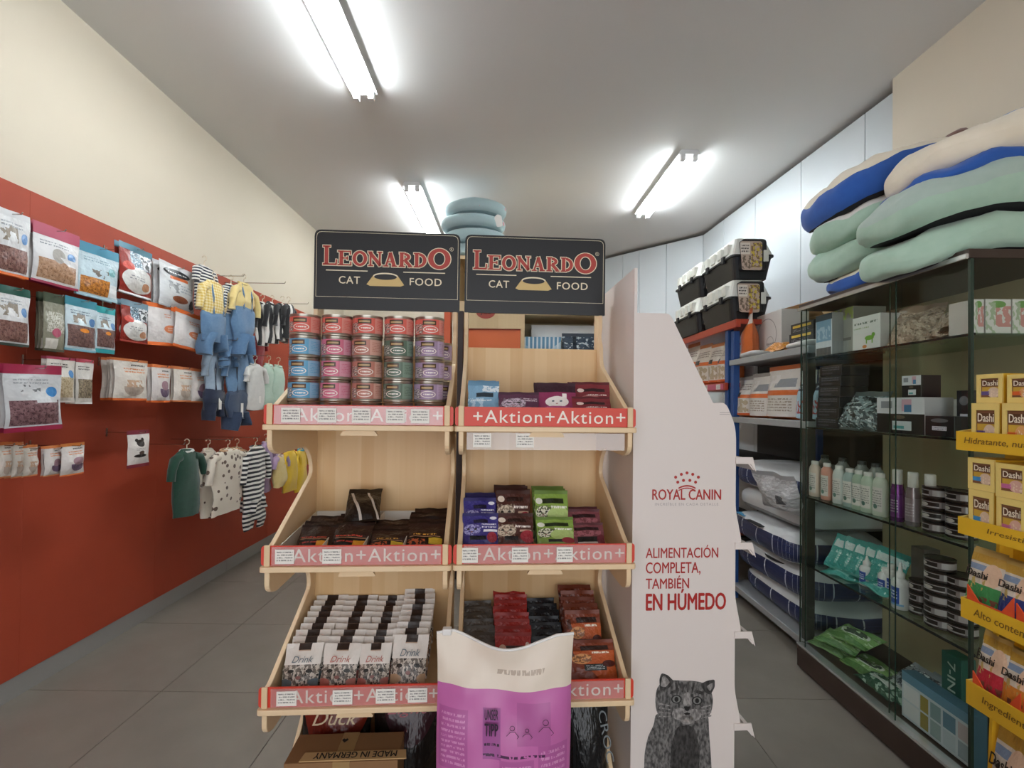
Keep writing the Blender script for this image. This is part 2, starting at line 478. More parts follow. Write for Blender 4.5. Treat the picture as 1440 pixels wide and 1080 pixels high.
# white panelling run on the right and across the far corner
Q1, Q2, Q3 = onZ(1246.5, 135.5, CEIL-.03), onZ(989, 330, CEIL-.03), onZ(899, 351.5, CEIL-.03)
d = (Q1-Q2).normalized()
run_pts = [Q1+d*.35, Q2, Q3, Vector((onY(840, 360, FARY-.06).x-.5, FARY-.06, 0))]
b = MB(); b.box(1.4, FARY-.02, 0, 2.6, FARY, CEIL-.12)
run = struct('trim_2', b, gap_shade)
def panel_run(a, c, splits):
    a = Vector((a.x, a.y, 0)); c = Vector((c.x, c.y, 0)); L = (c-a).length; u = (c-a)/L
    ang = math.atan2(u.y, u.x)
    for s0, s1 in zip(splits[:-1], splits[1:]):
        m_ = MB(); m_.box(s0*L+.002, 0, .02, s1*L-.002, .02, CEIL-.035)
        put('panel', m_.mesh('panel', panel_white), run, T(a) @ Matrix.Rotation(ang, 4, 'Z'), bevel=.002)
def prun(a, c, splits): panel_run(c, a, [1-s for s in reversed(splits)])
prun(run_pts[0], run_pts[1], [0, .20, .42, .64, .84, 1])
prun(run_pts[1], run_pts[2], [0, .55, 1])
prun(run_pts[2], Vector((run_pts[2].x-.42, FARY-.03, 0)), [0, .35, 1])
b = MB(); b.box(2.36, 2.35, 0, 2.6, FARY, CEIL); struct('wall_side', b, gap_shade)

# ------------------------------------------------------------------ ceiling lamps
tube_mat = mat('tube_glow', '#ffffff', .3, emit=('#f4fbff', TUBE_POWER))
lamp_white = mat('lamp_enamel', '#e4e6e6', .3)
lamp_chrome = mat('lamp_reflector', '#cfd4d6', .2, metal=.6)
def lamp(x, y0, y1, label, rot=0):
    r = thing('ceiling_lamp', T(x, y0, CEIL) @ RZ(rot), label, 'ceiling lamp', 'fluorescent ceiling lamps')
    L = y1-y0
    b = MB(); b.prism([(-.075, -.03), (.075, -.03), (.06, 0), (-.06, 0)], 0, L); b.obj('housing', lamp_white, r)
    for s in (-1, 1):
        b = MB(); b.tube([(s*.042, .03, -.052), (s*.042, L-.03, -.052)], .014, 10); b.obj('tube', tube_mat, r, True)
        for yy in (.0, L-.035):
            b = MB(); b.box(s*.042-.016, yy, -.07, s*.042+.016, yy+.035, -.03); b.obj('socket', lamp_white, r, bevel=.003)
    b = MB(); b.tube([(0, L*.5-.03, -.03), (0, L*.5-.03, -.045)], .02, 10); b.obj('mounting_clip', lamp_chrome, r)
lamp(-.83, 1.35, 2.60, 'twin tube ceiling lamp nearest the viewer, above the left aisle')
lamp(-.79, 3.68, 4.90, 'twin tube ceiling lamp at the back, left of the round cushions')
lamp(1.235, 3.17, 4.20, 'twin tube ceiling lamp on the right, toward the white panelling', rot=1.5)

# ================================================================== branded wooden shelf units
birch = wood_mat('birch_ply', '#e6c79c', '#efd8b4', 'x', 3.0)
birch_back = wood_mat('birch_back', '#d3a871', '#e6c696', 'x', 26.0)  # strips of tone paint in the uneven reflection shading on the back board
ply_edge = mat('ply_edge', '#e3c79f', .5, var=.08, vscale=30)
sign_black = mat('sign_black', '#17181b', .42)
sign_cream = mat('sign_cream', '#ece0c4', .5)
sign_gold = mat('sign_gold', '#d9bd7e', .5)
sign_red = mat('sign_red', '#b3433a', .5)
aktion_red = mat('aktion_red', '#d5422f', .4)
letter_cream = mat('letter_cream', '#f6ece0', .5)
tag_paper = pm('price_paper', '#efece4', [('t', .08, .15, .92, .9, 4, '#8c8a86')], .6)
def acrylic():
    if 'acrylic' in MATS: return MATS['acrylic']
    m, N, L, B = nt_new('acrylic'); out = N['Material Output']
    tr = N.new('ShaderNodeBsdfTransparent'); df = N.new('ShaderNodeBsdfDiffuse'); df.inputs[0].default_value = C('#f0e4e2')
    gl = N.new('ShaderNodeBsdfGlossy'); gl.inputs['Roughness'].default_value = .12
    m1 = N.new('ShaderNodeMixShader'); m1.inputs[0].default_value = .13; L.new(tr.outputs[0], m1.inputs[1]); L.new(df.outputs[0], m1.inputs[2])
    m2 = N.new('ShaderNodeMixShader'); m2.inputs[0].default_value = .07; L.new(m1.outputs[0], m2.inputs[1]); L.new(gl.outputs[0], m2.inputs[2])
    L.new(m2.outputs[0], out.inputs[0]); MATS['acrylic'] = m; return m
white_card = mat('white_card', '#e6e1d8', .6)

UW = .45
ZT = [1.150, .815, .482]
YAW = 3.5
MU = [T(-.580, 1.10, 0) @ RZ(YAW), T(-.580+.452*math.cos(math.radians(YAW)), 1.10+.452*math.sin(math.radians(YAW)), 0) @ RZ(YAW)]

def smooth_corner(pts, r=.02, n=4):
    """round each corner of an outline; pts may carry their own radius as a third value"""
    out = []; k = len(pts)
    for i in range(k):
        p = Vector(pts[i][:2]); a = Vector(pts[i-1][:2]); c = Vector(pts[(i+1) % k][:2])
        rr = pts[i][2] if len(pts[i]) > 2 else r
        ra = min(rr, (a-p).length*.48, (c-p).length*.48)
        s = p+(a-p).normalized()*ra; e = p+(c-p).normalized()*ra
        if rr <= 0: out.append(tuple(p)); continue
        for j in range(n+1):
            t = j/n
            out.append(tuple(s*(1-t)**2+p*2*t*(1-t)+e*t*t))
    return out

def side_outline():
    o = [(.345, 0, 0), (.345, 1.50, .01), (.335, 1.575, .012), (.292, 1.575, .012), (.285, 1.46, .02), (.30, 1.43, .02), (.275, 1.40, .02)]
    for k, z in enumerate(ZT):
        o += [(.272, z+.19, .03), (.02, z+.058, .01), (-.006, z+.055, .004), (-.006, z-.045, .025), (.03, z-.062, .03), (.22, z-.060, .05), (.262, z-.10, .05)]
    o += [(.255, .33, .04), (.0, .10, .02), (.0, 0, 0)]
    return smooth_corner(o)
SIDE = side_outline()

def glyph(ch, g):
    """serif capitals in the unit square as polygons; g widens every stroke"""
    P = []
    def st(x0, y0, x1, y1, w):
        a = Vector((x0, y0)); b_ = Vector((x1, y1)); u_ = (b_-a).normalized(); n_ = Vector((-u_.y, u_.x))*(w/2+g); a = a-u_*g; b_ = b_+u_*g
        P.append([tuple(a-n_), tuple(b_-n_), tuple(b_+n_), tuple(a+n_)])
    def arc(cx, cy, rx, ry, w, t0=0, t1=360, n=26):
        for i in range(n):
            q0, q1 = math.radians(t0+(t1-t0)*i/n), math.radians(t0+(t1-t0)*(i+1)/n)
            ro, ri = 1, 1
            P.append([(cx+(rx+g)*math.cos(q0), cy+(ry+g)*math.sin(q0)), (cx+(rx+g)*math.cos(q1), cy+(ry+g)*math.sin(q1)),
                      (cx+(rx-w-g)*math.cos(q1), cy+(ry-w*.75-g)*math.sin(q1)), (cx+(rx-w-g)*math.cos(q0), cy+(ry-w*.75-g)*math.sin(q0))])
    W, S = .24, .085
    if ch == 'L':
        st(.28, .04, .28, .96, W); st(.04, .96, .54, .96, S); st(.04, .04, .92, .04, S); st(.90, .02, .94, .30, .10)
    elif ch == 'E':
        st(.28, .04, .28, .96, W); st(.04, .96, .90, .96, S); st(.04, .04, .92, .04, S); st(.3, .5, .68, .5, S); st(.88, .74, .88, .98, .09); st(.92, .02, .92, .28, .09); st(.68, .38, .68, .62, .08)
    elif ch == 'O': arc(.5, .5, .49, .52, .23)
    elif ch == 'N':
        st(.20, .04, .20, .96, .13); st(.82, .02, .82, .96, .13); st(.14, .94, .86, .06, .22); st(.02, .96, .32, .96, S); st(.04, .04, .38, .04, S); st(.66, .96, .98, .96, S)
    elif ch == 'A':
        st(.22, .04, .50, .96, .12); st(.78, .04, .50, .96, .23); st(.30, .33, .72, .33, S); st(.04, .04, .40, .04, S); st(.60, .04, .98, .04, S)
    elif ch == 'R':
        st(.26, .04, .26, .96, W); arc(.44, .70, .40, .27, .22, -90, 90, 14); st(.1, .96, .46, .96, S); st(.3, .44, .46, .44, S); st(.50, .44, .86, .06, .21); st(.06, .04, .48, .04, S); st(.70, .04, .98, .04, S)
    elif ch == 'D':
        st(.26, .04, .26, .96, W); arc(.42, .5, .50, .48, .23, -90, 90, 18); st(.06, .96, .44, .96, S); st(.06, .04, .44, .04, S)
    return P

def flat_polys(mb, polys, x0, z0, w, h, y, mi=0):
    for P in polys:
        n = len(mb.v); mb.v += [Vector((x0+p[0]*w, y, z0+p[1]*h)) for p in P]
        mb.face(range(n, n+len(P)), mi)

def ellipse(cx, cz, rx, rz, n=28): return [(cx+rx*math.cos(2*PI*i/n), cz+rz*math.sin(2*PI*i/n)) for i in range(n)]

SW, SH = .437, .240
def topper(unit, x0, y, z0):
    s = MB(); s.prism(smooth_corner([(0, 0, .002), (SW, 0, .002), (SW, SH, .02), (0, SH, .02)]), 0, .006)
    sg_ = put('header_sign', s.mesh('header_sign', sign_black), unit, T(x0, y, z0), label='black header sign with red lettering and a golden bowl')
    U = lambda u: u*SW
    V = lambda v: v*SH
    e = -.0008
    # thin frame line
    a = MB(); w = .0011; i = .006
    outer = smooth_corner([(i, V(.155), 0), (SW-i, V(.155), 0), (SW-i, SH-i, .016), (i, SH-i, .016)])
    inner = smooth_corner([(i+w, V(.155)+w, 0), (SW-i-w, V(.155)+w, 0), (SW-i-w, SH-i-w, .0155), (i+w, SH-i-w, .0155)])
    for k in range(len(outer)):
        j = (k+1) % len(outer)
        flat_polys(a, [[outer[k], outer[j], inner[j], inner[k]]], 0, 0, 1, 1, e)
    for u0, u1 in ((.08, .363), (.607, .897)):
        flat_polys(a, [[(U(u0), V(.485)), (U(u1), V(.485)), (U(u1), V(.497)), (U(u0), V(.497))]], 0, 0, 1, 1, e)
    a.obj('frame_line', sign_cream, sg_)
    lay = [('L', .054, .158, .555, .80)] + [(c, .155+.1035*n_, .155+.1035*(n_+1)-.002, .555, .74) for n_, c in enumerate('EONARD')] + [('O', .776, .935, .545, .80)]
    for g, m_, yy in ((.055, sign_cream, e), (0, sign_red, e*2)):
        mb = MB()
        for c, u0, u1, v0, v1 in lay:
            gg = g*(.72 if c == 'L' or u0 > .7 else 1)
            flat_polys(mb, glyph(c, gg), U(u0), V(v0), U(u1-u0), V(v1-v0), yy)
        mb.obj('letter_outline' if g else 'lettering', m_, sg_)
    rg = MB()
    o1, o2 = ellipse(U(.94), V(.80), .006, .006, 16), ellipse(U(.94), V(.80), .005, .005, 16)
    for k in range(16): flat_polys(rg, [[o1[k], o1[(k+1) % 16], o2[(k+1) % 16], o2[k]]], 0, 0, 1, 1, e)
    rg.obj('registered_mark', sign_cream, sg_)
    text('R', sign_cream, sg_, U(.94)-.0022, V(.80)-.003, U(.94)+.0025, V(.80)+.003, e, name='lettering')
    text('CAT', sign_cream, sg_, U(.168), V(.325), U(.313), V(.42), e, bold=.012, spacing=1.1)
    text('FOOD', sign_cream, sg_, U(.652), V(.325), U(.874), V(.42), e, bold=.012, spacing=1.1)
    bw = MB()
    flat_polys(bw, [[(U(.357), V(.325)), (U(.38), V(.305)), (U(.59), V(.305)), (U(.615), V(.325)), (U(.572), V(.435)), (U(.40), V(.435))]], 0, 0, 1, 1, e)
    flat_polys(bw, [ellipse(U(.486), V(.43), U(.087), V(.045))], 0, 0, 1, 1, e*1.3)
    bo = bw.obj('bowl_emblem', sign_gold, sg_)
    bi = MB(); flat_polys(bi, [ellipse(U(.486), V(.433), U(.084), V(.043))], 0, 0, 1, 1, e*1.7); bi.obj('bowl_rim', sign_cream, sg_)
    bk = MB(); flat_polys(bk, [ellipse(U(.486), V(.422), U(.078), V(.036))], 0, 0, 1, 1, e*2.1); bk.obj('bowl_inside', sign_black, sg_)
    return sg_

def price(parent, x, z, y, w=.044, h=.034, rot=0):
    if 'price' not in PCACHE:
        b_ = MB(); b_.box(-.5, -.0006, -.5, .5, 0, .5, 0); PCACHE['price'] = b_.mesh('price_label', tag_paper)
    put('price_label', PCACHE['price'], parent, T(x, y, z) @ RY(rot) @ Matrix.Diagonal((w, 1, h, 1)))

def shelf_unit(k, label):
    u = thing('display_shelf', MU[k], label, 'display shelf', 'wooden cat food display shelves')
    for x0 in (.010, UW-.022):
        b_ = MB(); b_.prism(SIDE, x0, x0+.012, plane='yz'); b_.obj('side_panel', birch, u, bevel=.002)
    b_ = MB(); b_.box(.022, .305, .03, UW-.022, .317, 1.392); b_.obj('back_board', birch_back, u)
    b_ = MB(); b_.box(.022, .01, .03, UW-.022, .305, .05); b_.obj('base_shelf', birch, u)
    for i, z in enumerate(ZT):
        b_ = MB(); b_.prism(smooth_corner([(0, -.014, .01), (UW, -.014, .01), (UW, .02, 0), (UW-.022, .02, 0), (UW-.022, .305, 0), (.022, .305, 0), (.022, .02, 0), (0, .02, 0)]), z, z+.013, plane='xy')
        tr = b_.obj('tray_board', birch, u, bevel=.002)
        b_ = MB(); b_.prism(smooth_corner([(.18, -.012), (.27, -.012), (.262, 0), (.188, 0)], .004), -.008, .0, plane='xz'); put('pull_tab', b_.mesh('pull_tab', ply_edge), tr, T(0, 0, z))
        b_ = MB(); b_.prism(smooth_corner([(.001, 0, .008), (UW-.001, 0, .008), (UW-.001, .047, .008), (.001, .047, .008)]), -.003, 0, plane='xz')
        st_ = put('promo_strip', b_.mesh('promo_strip', aktion_red), u, T(0, 0, z+.0135))
        text('+Aktion+Aktion+', letter_cream, st_, .045, .008, UW-.028, .039, -.0036, spacing=1.12, bold=.004)
        for x0 in (.009, UW-.023):      # side tongues that grip the strip
            b_ = MB(); b_.box(x0, -.0085, 0, x0+.014, -.0035, .05); put('tongue', b_.mesh('tongue', ply_edge), u, T(0, 0, z+.013), bevel=.002)
    topper(u, .010, .286, 1.497)
    return u

unit_l = shelf_unit(0, 'left wooden shelf unit filled with cat food tins and pouches')
unit_r = shelf_unit(1, 'right wooden shelf unit filled with colourful pouches, beside the white cardboard stand')
def rail(u, z, x0=.026, x1=UW-.026, h=.044):
    b_ = MB(); b_.box(x0, -.0068, 0, x1, -.0052, h); return put('price_rail', b_.mesh('price_rail', acrylic()), u, T(0, 0, z))
def px2x(k, px): return (px-(366, 638)[k])/(268, 254)[k]*UW
r_ = rail(unit_l, ZT[0]+.0145)
for q in (405, 455, 503, 551, 586): price(unit_l, px2x(0, q), ZT[0]+.036, -.0072)
rail(unit_l, ZT[1]+.0145)
for q in (400, 465): price(unit_l, px2x(0, q), ZT[1]+.036, -.0072)
rail(unit_l, ZT[2]+.0145, .03, .42)
for q in (406, 483, 543, 588): price(unit_l, px2x(0, q), ZT[2]+.036, -.0072, .046)
rail(unit_r, ZT[0]-.044, .03, .42, .042)
for q in (676, 735): price(unit_r, px2x(1, q), ZT[0]-.021, -.0072)
rail(unit_r, ZT[1]+.0145)
for q in (661, 730, 792): price(unit_r, px2x(1, q), ZT[1]+.036, -.0072, .04, .036)
rail(unit_r, ZT[2]+.0145)

def onU(k, px, py, d):
    Mi = MU[k].inverted(); o = Mi @ O; w = Mi.to_3x3() @ ray(px, py)
    return o+w*((d-o.y)/w.y)

# ------------------------------------------------------------------ tins, top left tray
tin_metal = mat('tin_metal', '#b9b2a6', .28, metal=.9)
def tinlabel(nm, c, pale):
    return pm('tin_'+nm, c, [('r', .60, 0, .80, 1, pale), ('n', .27, .05, .42, .7, 22, .48, '#4b4743'), ('n', .27, .05, .42, .7, 30, .55, '#d8d2c8'),
              ('r', .41, .62, .56, .92, '#4a3326'), ('r', .425, .70, .545, .82, '#b79a6c'), ('e', .50, .33, .085, .22, '#f1e7de'), ('e', .50, .33, .075, .18, c),
              ('t', .445, .24, .555, .42, 1, '#fbf3ea'), ('t', .62, .2, .78, .85, 6, c), ('r', 0, .0, .2, 1, pale)], .35)
TL = {'coral': tinlabel('coral', '#d8665a', '#dc8f83'), 'blue': tinlabel('blue', '#5ea3c9', '#8fb4d0'), 'pink': tinlabel('pink', '#d1728b', '#d99bac'),
      'salmon': tinlabel('salmon', '#b97a6b', '#cf9f90'), 'green': tinlabel('green', '#5c7060', '#7f9484'), 'mauve': tinlabel('mauve', '#a18aa6', '#bda6c4'), 'teal': tinlabel('teal', '#4596b0', '#86b3c4')}
cols = [['coral', 'blue', 'blue', 'blue', 'teal'], ['coral', 'pink', 'pink', 'pink', 'pink'], ['coral', 'salmon', 'salmon', 'salmon', 'salmon'], ['coral', 'green', 'green', 'green', 'green'], ['coral', 'mauve', 'mauve', 'mauve', 'mauve']]
RORD = ['top', 'second from top', 'third from top', 'fourth from top', 'bottom']
CORD = ['leftmost stack', 'second stack from the left', 'middle stack', 'fourth stack from the left', 'rightmost stack']
TH, TR = .0555, .0385
for c in range(5):
    xc = .060+.0797*c
    for r in range(5):
        z = ZT[0]+.0135+(4-r)*TH
        rot = {0: 8, 1: 4}.get(c, 0)+random.uniform(-14, 14)
        tin('cat_food_tin', MU[0] @ T(xc+random.uniform(-.0015, .0015), .092+random.uniform(-.003, .003), z) @ RZ(rot), TR, TH-.0004, TL[cols[c][r]], tin_metal,
            f'{cols[c][r]} cat food tin, {RORD[r]} in the {CORD[c]}', 'tin', 'cat food tins on the top tray')
for r in range(4):
    tin('cat_food_tin', MU[0] @ T(.395, .172, ZT[0]+.0135+r*TH) @ RZ(30), TR, TH-.0004, TL['mauve'], tin_metal,
        f'mauve cat food tin in the rear stack by the side panel, {["bottom", "second", "third", "top"][r]}', 'tin', 'cat food tins on the top tray')

# ------------------------------------------------------------------ pouches in the trays
def cat_face(u, v, s, dark='#6d665e', lite='#d9d2c7'):
    return [('e', u, v, s, s*.9, lite), ('n', u-s, v-s, u+s, v+s, 18, .52, dark), ('e', u-s*.4, v+s*.1, s*.16, s*.13, '#2c2a26'), ('e', u+s*.4, v+s*.1, s*.16, s*.13, '#2c2a26'), ('e', u, v-s*.35, s*.13, s*.1, '#8d5d55')]
def lifted(ly, a):
    ly = list(ly); f = lambda v: a+(1-a)*v
    if ly[0] == 'e': ly[2] = f(ly[2]); ly[4] *= (1-a)
    else: ly[2] = f(ly[2]) if ly[2] > .001 else 0; ly[4] = f(ly[4])
    return tuple(ly)
def design(nm, base, dark, extra, rough=.3, bump=.25, up=.34):
    extra = [lifted(e, up) for e in extra]
    return pm('print_'+nm, base, extra, rough, bump=bump, bscale=7)
foil = {}
def foilback(c):
    return mat('foil_'+c, c, .35, metal=.15)
D = {}
D['sky'] = design('sky', '#7fa9c6', '', [('r', .25, .5, .8, .68, '#26343f'), ('n', .45, .72, 1, .98, 9, .45, '#dfe9ef'), ('n', 0, 0, .5, .45, 8, .5, '#b9d3e4'), ('t', .1, .3, .8, .42, 1, '#e8f1f5')])
D['plum'] = design('plum', '#5b3049', '', cat_face(.36, .5, .3, '#7c6d78', '#cdbccb')+[('r', .55, .1, .9, .25, '#2c1a24'), ('e', .74, .2, .16, .1, '#8f5571'), ('t', .6, .6, .95, .8, 2, '#e6d6de')])
D['magenta'] = design('magenta', '#8c2f58', '', [('r', 0, .72, 1, 1, '#341522'), ('e', .5, .30, .30, .24, '#efe9e4'), ('d', .22, .40, .42, .68, -1.0, -.28, '#efe9e4'), ('r', .62, .42, .74, .66, '#efe9e4'), ('e', .4, .34, .035, .03, '#3a5060'), ('e', .6, .34, .035, .03, '#3a5060'), ('e', .5, .24, .03, .02, '#b06a6a'), ('e', .5, .05, .35, .08, '#b34f7f')])
D['cherry'] = design('cherry', '#7d2730', '', [('r', .1, .62, .85, .78, '#2d0f13'), ('e', .2, .7, .09, .1, '#e7cfc4'), ('e', .45, .25, .28, .2, '#b06f6c'), ('t', .35, .4, .9, .52, 1, '#f3e3da')])
D['violet'] = design('violet', '#3b3480', '', cat_face(.26, .46, .24, '#544a8d', '#a9a6d6')+[('t', .52, .5, .95, .72, 2, '#f0eefa'), ('r', .58, .38, .98, .47, '#f2f1f6'), ('r', .22, .06, .68, .22, '#16161e'), ('e', .84, .17, .14, .2, '#a23242'), ('r', .3, .72, .7, .86, '#1b1733'), ('e', .86, .92, .1, .06, '#e9e9f2')])
D['brown'] = design('brown', '#4e2b25', '', cat_face(.26, .42, .26, '#8d7c6b', '#d6c7b2')+[('t', .48, .5, .92, .66, 1, '#f4ebe2'), ('r', .62, .38, .95, .46, '#c7a893'), ('r', .22, .04, .6, .2, '#1c1b1f'), ('e', .85, .2, .2, .24, '#a12f3c'), ('r', .3, .76, .8, .9, '#2a1512'), ('e', .14, .85, .1, .1, '#e7d9c8')])
D['lime'] = design('lime', '#86a548', '', cat_face(.24, .42, .22, '#5b6440', '#e4e2cf')+[('e', .70, .35, .34, .24, '#b5cd7e'), ('t', .45, .5, .95, .66, 1, '#f6f6ec'), ('r', .22, .7, .86, .86, '#1f2a12'), ('r', .3, .02, .72, .14, '#15181a'), ('e', .84, .1, .18, .12, '#9d2a3a'), ('e', .12, .78, .1, .1, '#e6e8da')])
D['rose'] = design('rose', '#7b4148', '', [('r', .15, .72, .85, .88, '#2a1216'), ('n', .1, .4, .95, .68, 9, .48, '#a4606a'), ('r', .2, .06, .8, .38, '#171314'), ('r', .2, .0, .95, .1, '#c9bdb4'), ('e', .9, .2, .14, .3, '#6f1f30')])
D['taupe'] = design('taupe', '#5d544b', '', [('r', .2, .6, .8, .78, '#262019'), ('e', .12, .66, .12, .12, '#ded6cb'), ('e', .88, .7, .08, .08, '#8d857c'), ('n', 0, .1, 1, .45, 7, .5, '#8b7a5f')])
D['red'] = design('red', '#b02a25', '', [('r', .25, .5, .85, .68, '#3b0d0c'), ('e', .2, .58, .1, .14, '#e9c9bd'), ('e', .9, .7, .06, .1, '#e6d6ce')])
D['black'] = design('black', '#191c24', '', [('e', .22, .6, .12, .16, '#d9d6d2'), ('r', .35, .5, .8, .66, '#07080b'), ('e', .92, .7, .06, .08, '#d5d9de')])
D['amber'] = design('amber', '#7c3418', '', [('r', .3, .74, .88, .9, '#2a0f07'), ('d', 0, 0, 1, .72, .8, .75, '#b9582a'), ('e', .3, .44, .2, .18, '#d99a62'), ('n', .12, .3, .5, .6, 16, .5, '#8a5a3a'), ('t', .5, .58, .88, .72, 1, '#f5ead8'), ('r', .34, .02, .80, .25, '#2b3133'), ('t', .38, .05, .76, .22, 3, '#c3cbcc'), ('e', .86, .25, .14, .12, '#4c1a16'), ('r', .02, .55, .14, .85, '#4a1c10')])
D['choco'] = design('choco', '#35211c', '', [('r', .05, .18, .95, .44, '#191110'), ('r', .60, .16, .95, .40, '#e0bd3e'), ('t', .2, .48, .8, .58, 1, '#e0ab4b'), ('r', .1, .44, .9, .46, '#c99a73'), ('n', .05, .16, .5, .36, 12, .5, '#c4623a')], up=.12)
D['choco2'] = design('choco2', '#35211c', '', [('r', .05, .18, .95, .44, '#191110'), ('r', .60, .16, .9, .36, '#e7a02f'), ('t', .1, .47, .8, .58, 1, '#d0503b'), ('r', .1, .44, .9, .46, '#c99a73'), ('t', .1, .24, .6, .36, 1, '#b9403a')], up=.12)
drinkcol = ['#5a6a73', '#b06a60', '#b06a60', '#b79a7a']
for i, c in enumerate(drinkcol):
    D['drink%d' % i] = design('drink%d' % i, '#e4ded6', '', [('r', 0, 0, 1, .46, '#6f675f'), ('n', 0, 0, 1, .46, 10, .50, '#c7beb2'), ('n', 0, 0, 1, .46, 17, .58, '#2b2825'), ('e', .25, .30, .09, .045, '#23201d'), ('e', .75, .30, .09, .045, '#23201d'), ('e', .5, .14, .07, .045, '#8a5b55'), ('e', .1, .02, .22, .1, c), ('e', .95, .02, .2, .1, c),
         ('r', .34, .80, .68, 1, '#2f211b'), ('r', .34, .80, .68, .825, '#b89c86')], rough=.35, bump=.12, up=.22)

def row(k, x0, y0, x1, y1, tray, d0, lean, n, step, dsg, back, label, group, thick=.016, lift=0.0, seed=0, jit=.004, top=.07, name='food_pouch', cat='pouch', hscale=1.0, nx=8, rise=0.0):
    """pouches one behind the other; the front one fills the pixel box at depth d0"""
    fz = ZT[tray]+.0135+lift
    a = onU(k, x0, y1, d0); b_ = onU(k, x1, y1, d0); w = b_.x-a.x
    L = math.radians(lean)
    ht = .1
    for _ in range(6):
        c = onU(k, x0, y0, d0+ht*math.sin(L)); ht = max(.03, (c.z-fz)/math.cos(L))
    ht *= hscale
    rs = random.Random(seed+int(x0)); made = []
    for i in range(n):
        M = MU[k] @ T((a.x+b_.x)/2+rs.uniform(-jit, jit), d0+i*step, fz+i*rise) @ RZ(rs.uniform(-2, 2)) @ RX(-lean+rs.uniform(-1, 1)*jit*300)
        o_ = ['front', 'second', 'third', 'fourth', 'fifth', 'sixth', 'seventh', 'eighth', 'ninth', 'tenth'][i]
        lb = label % (o_+(' one' if i == 0 else ' from front')) if '%s' in label else label
        made.append(pouch(name, M, w, ht, thick, D[dsg], foilback(back), lb, cat, group, seed=seed+i % 3, header=foilback(back), top=top, bottom=.04, nx=nx, ny=12))
    return w, ht, made[0]
G1 = 'pouches on the top right tray'
row(0+1, 657, 538, 703, 590, 0, .05, 28, 1, .02, 'sky', '#6b96b4', 'pale blue food pouch at the left of the top right tray, front one', G1)
row(1, 660, 535, 700, 580, 0, .11, 24, 2, .03, 'sky', '#6b96b4', 'pale blue food pouch leaning behind, top right tray, %s', G1, lift=.02)
row(1, 703, 552, 762, 590, 0, .045, 30, 2, .03, 'plum', '#4a2a3c', 'purple pouch with cat face, top right tray, %s', G1)
row(1, 755, 538, 812, 590, 0, .06, 22, 2, .025, 'magenta', '#3a1a28', 'magenta pouch with white cat, top right tray, %s', G1, thick=.02)
row(1, 808, 558, 864, 590, 0, .045, 30, 1, .03, 'cherry', '#5d1f26', 'dark cherry pouch by the right side of the top right tray, front one', G1)
row(1, 806, 537, 860, 580, 0, .10, 24, 2, .03, 'cherry', '#5d1f26', 'cherry pouch leaning behind, top right tray, %s', G1, lift=.02)
G2 = 'pouches on the middle right tray'
row(1, 650, 722, 703, 778, 1, .035, 34, 1, .02, 'violet', '#2f2a66', 'violet pouch at the front left of the middle right tray', G2)
row(1, 652, 700, 700, 760, 1, .075, 30, 4, .024, 'violet', '#2f2a66', 'violet pouch behind on the middle right tray, %s', G2, lift=.015)
row(1, 700, 722, 754, 778, 1, .035, 34, 1, .02, 'brown', '#43251f', 'brown pouch with a grey cat face at the front of the middle right tray', G2)
row(1, 698, 690, 748, 760, 1, .075, 30, 5, .024, 'brown', '#43251f', 'brown pouch behind on the middle right tray, %s', G2, lift=.015)
row(1, 755, 727, 810, 778, 1, .035, 34, 1, .02, 'lime', '#67833a', 'lime green pouch at the front of the middle right tray', G2)
row(1, 753, 690, 802, 755, 1, .08, 28, 3, .034, 'lime', '#67833a', 'lime green pouch behind on the middle right tray, %s', G2, lift=.015)
row(1, 805, 735, 856, 778, 1, .04, 36, 1, .03, 'rose', '#5c2f35', 'dusty rose pouch at the front right of the middle right tray', G2)
row(1, 802, 716, 850, 760, 1, .08, 32, 2, .03, 'rose', '#5c2f35', 'dusty rose pouch behind on the middle right tray, %s', G2, lift=.012)
G3 = 'pouches on the bottom right tray'
row(1, 648, 900, 696, 960, 2, .07, 30, 7, .027, 'taupe', '#4c443b', 'taupe pouch, left row of bottom right tray, %s', G3, rise=.006)
row(1, 697, 890, 750, 960, 2, .06, 30, 8, .027, 'red', '#962420', 'red pouch, second row of bottom right tray, %s', G3, rise=.006)
row(1, 750, 895, 797, 960, 2, .07, 30, 7, .027, 'black', '#14161c', 'black pouch, third row of bottom right tray, %s', G3, rise=.006)
row(1, 800, 900, 872, 962, 2, .035, 34, 1, .02, 'amber', '#6b2c14', 'amber pouch with an orange cat at the front right of the bottom tray', G3)
row(1, 800, 858, 852, 950, 2, .09, 28, 5, .03, 'amber', '#6b2c14', 'amber pouch behind, right row of bottom right tray, %s', G3, lift=.02, rise=.006)
ink_slate = mat('ink_slate', '#5a6a73', .6); ink_rust = mat('ink_rust', '#b5675a', .6)
G4 = 'milk drink pouches on the bottom left tray'
for i, (x0, x1) in enumerate(((391, 445), (446, 499), (499, 545), (545, 597))):
    nm = ['leftmost', 'second', 'third', 'rightmost'][i]
    lean = 30
    w, h, fr = row(0, x0, 905 if i < 3 else 893, x1, 966, 2, .03, lean, 9, .0262, 'drink%d' % i, '#d9d1c6', 'white milk pouch with tabby face, '+nm+' row of four, %s', G4, thick=.02, seed=i*5, jit=.0015, top=0, rise=.0045)
    text('Drink', ink_rust if i in (1, 2) else ink_slate, fr, -w*.26, h*.63, w*.30, h*.75, -.0125, shear=.35, name='lettering')
G5 = 'dark treat bags on the middle left tray'
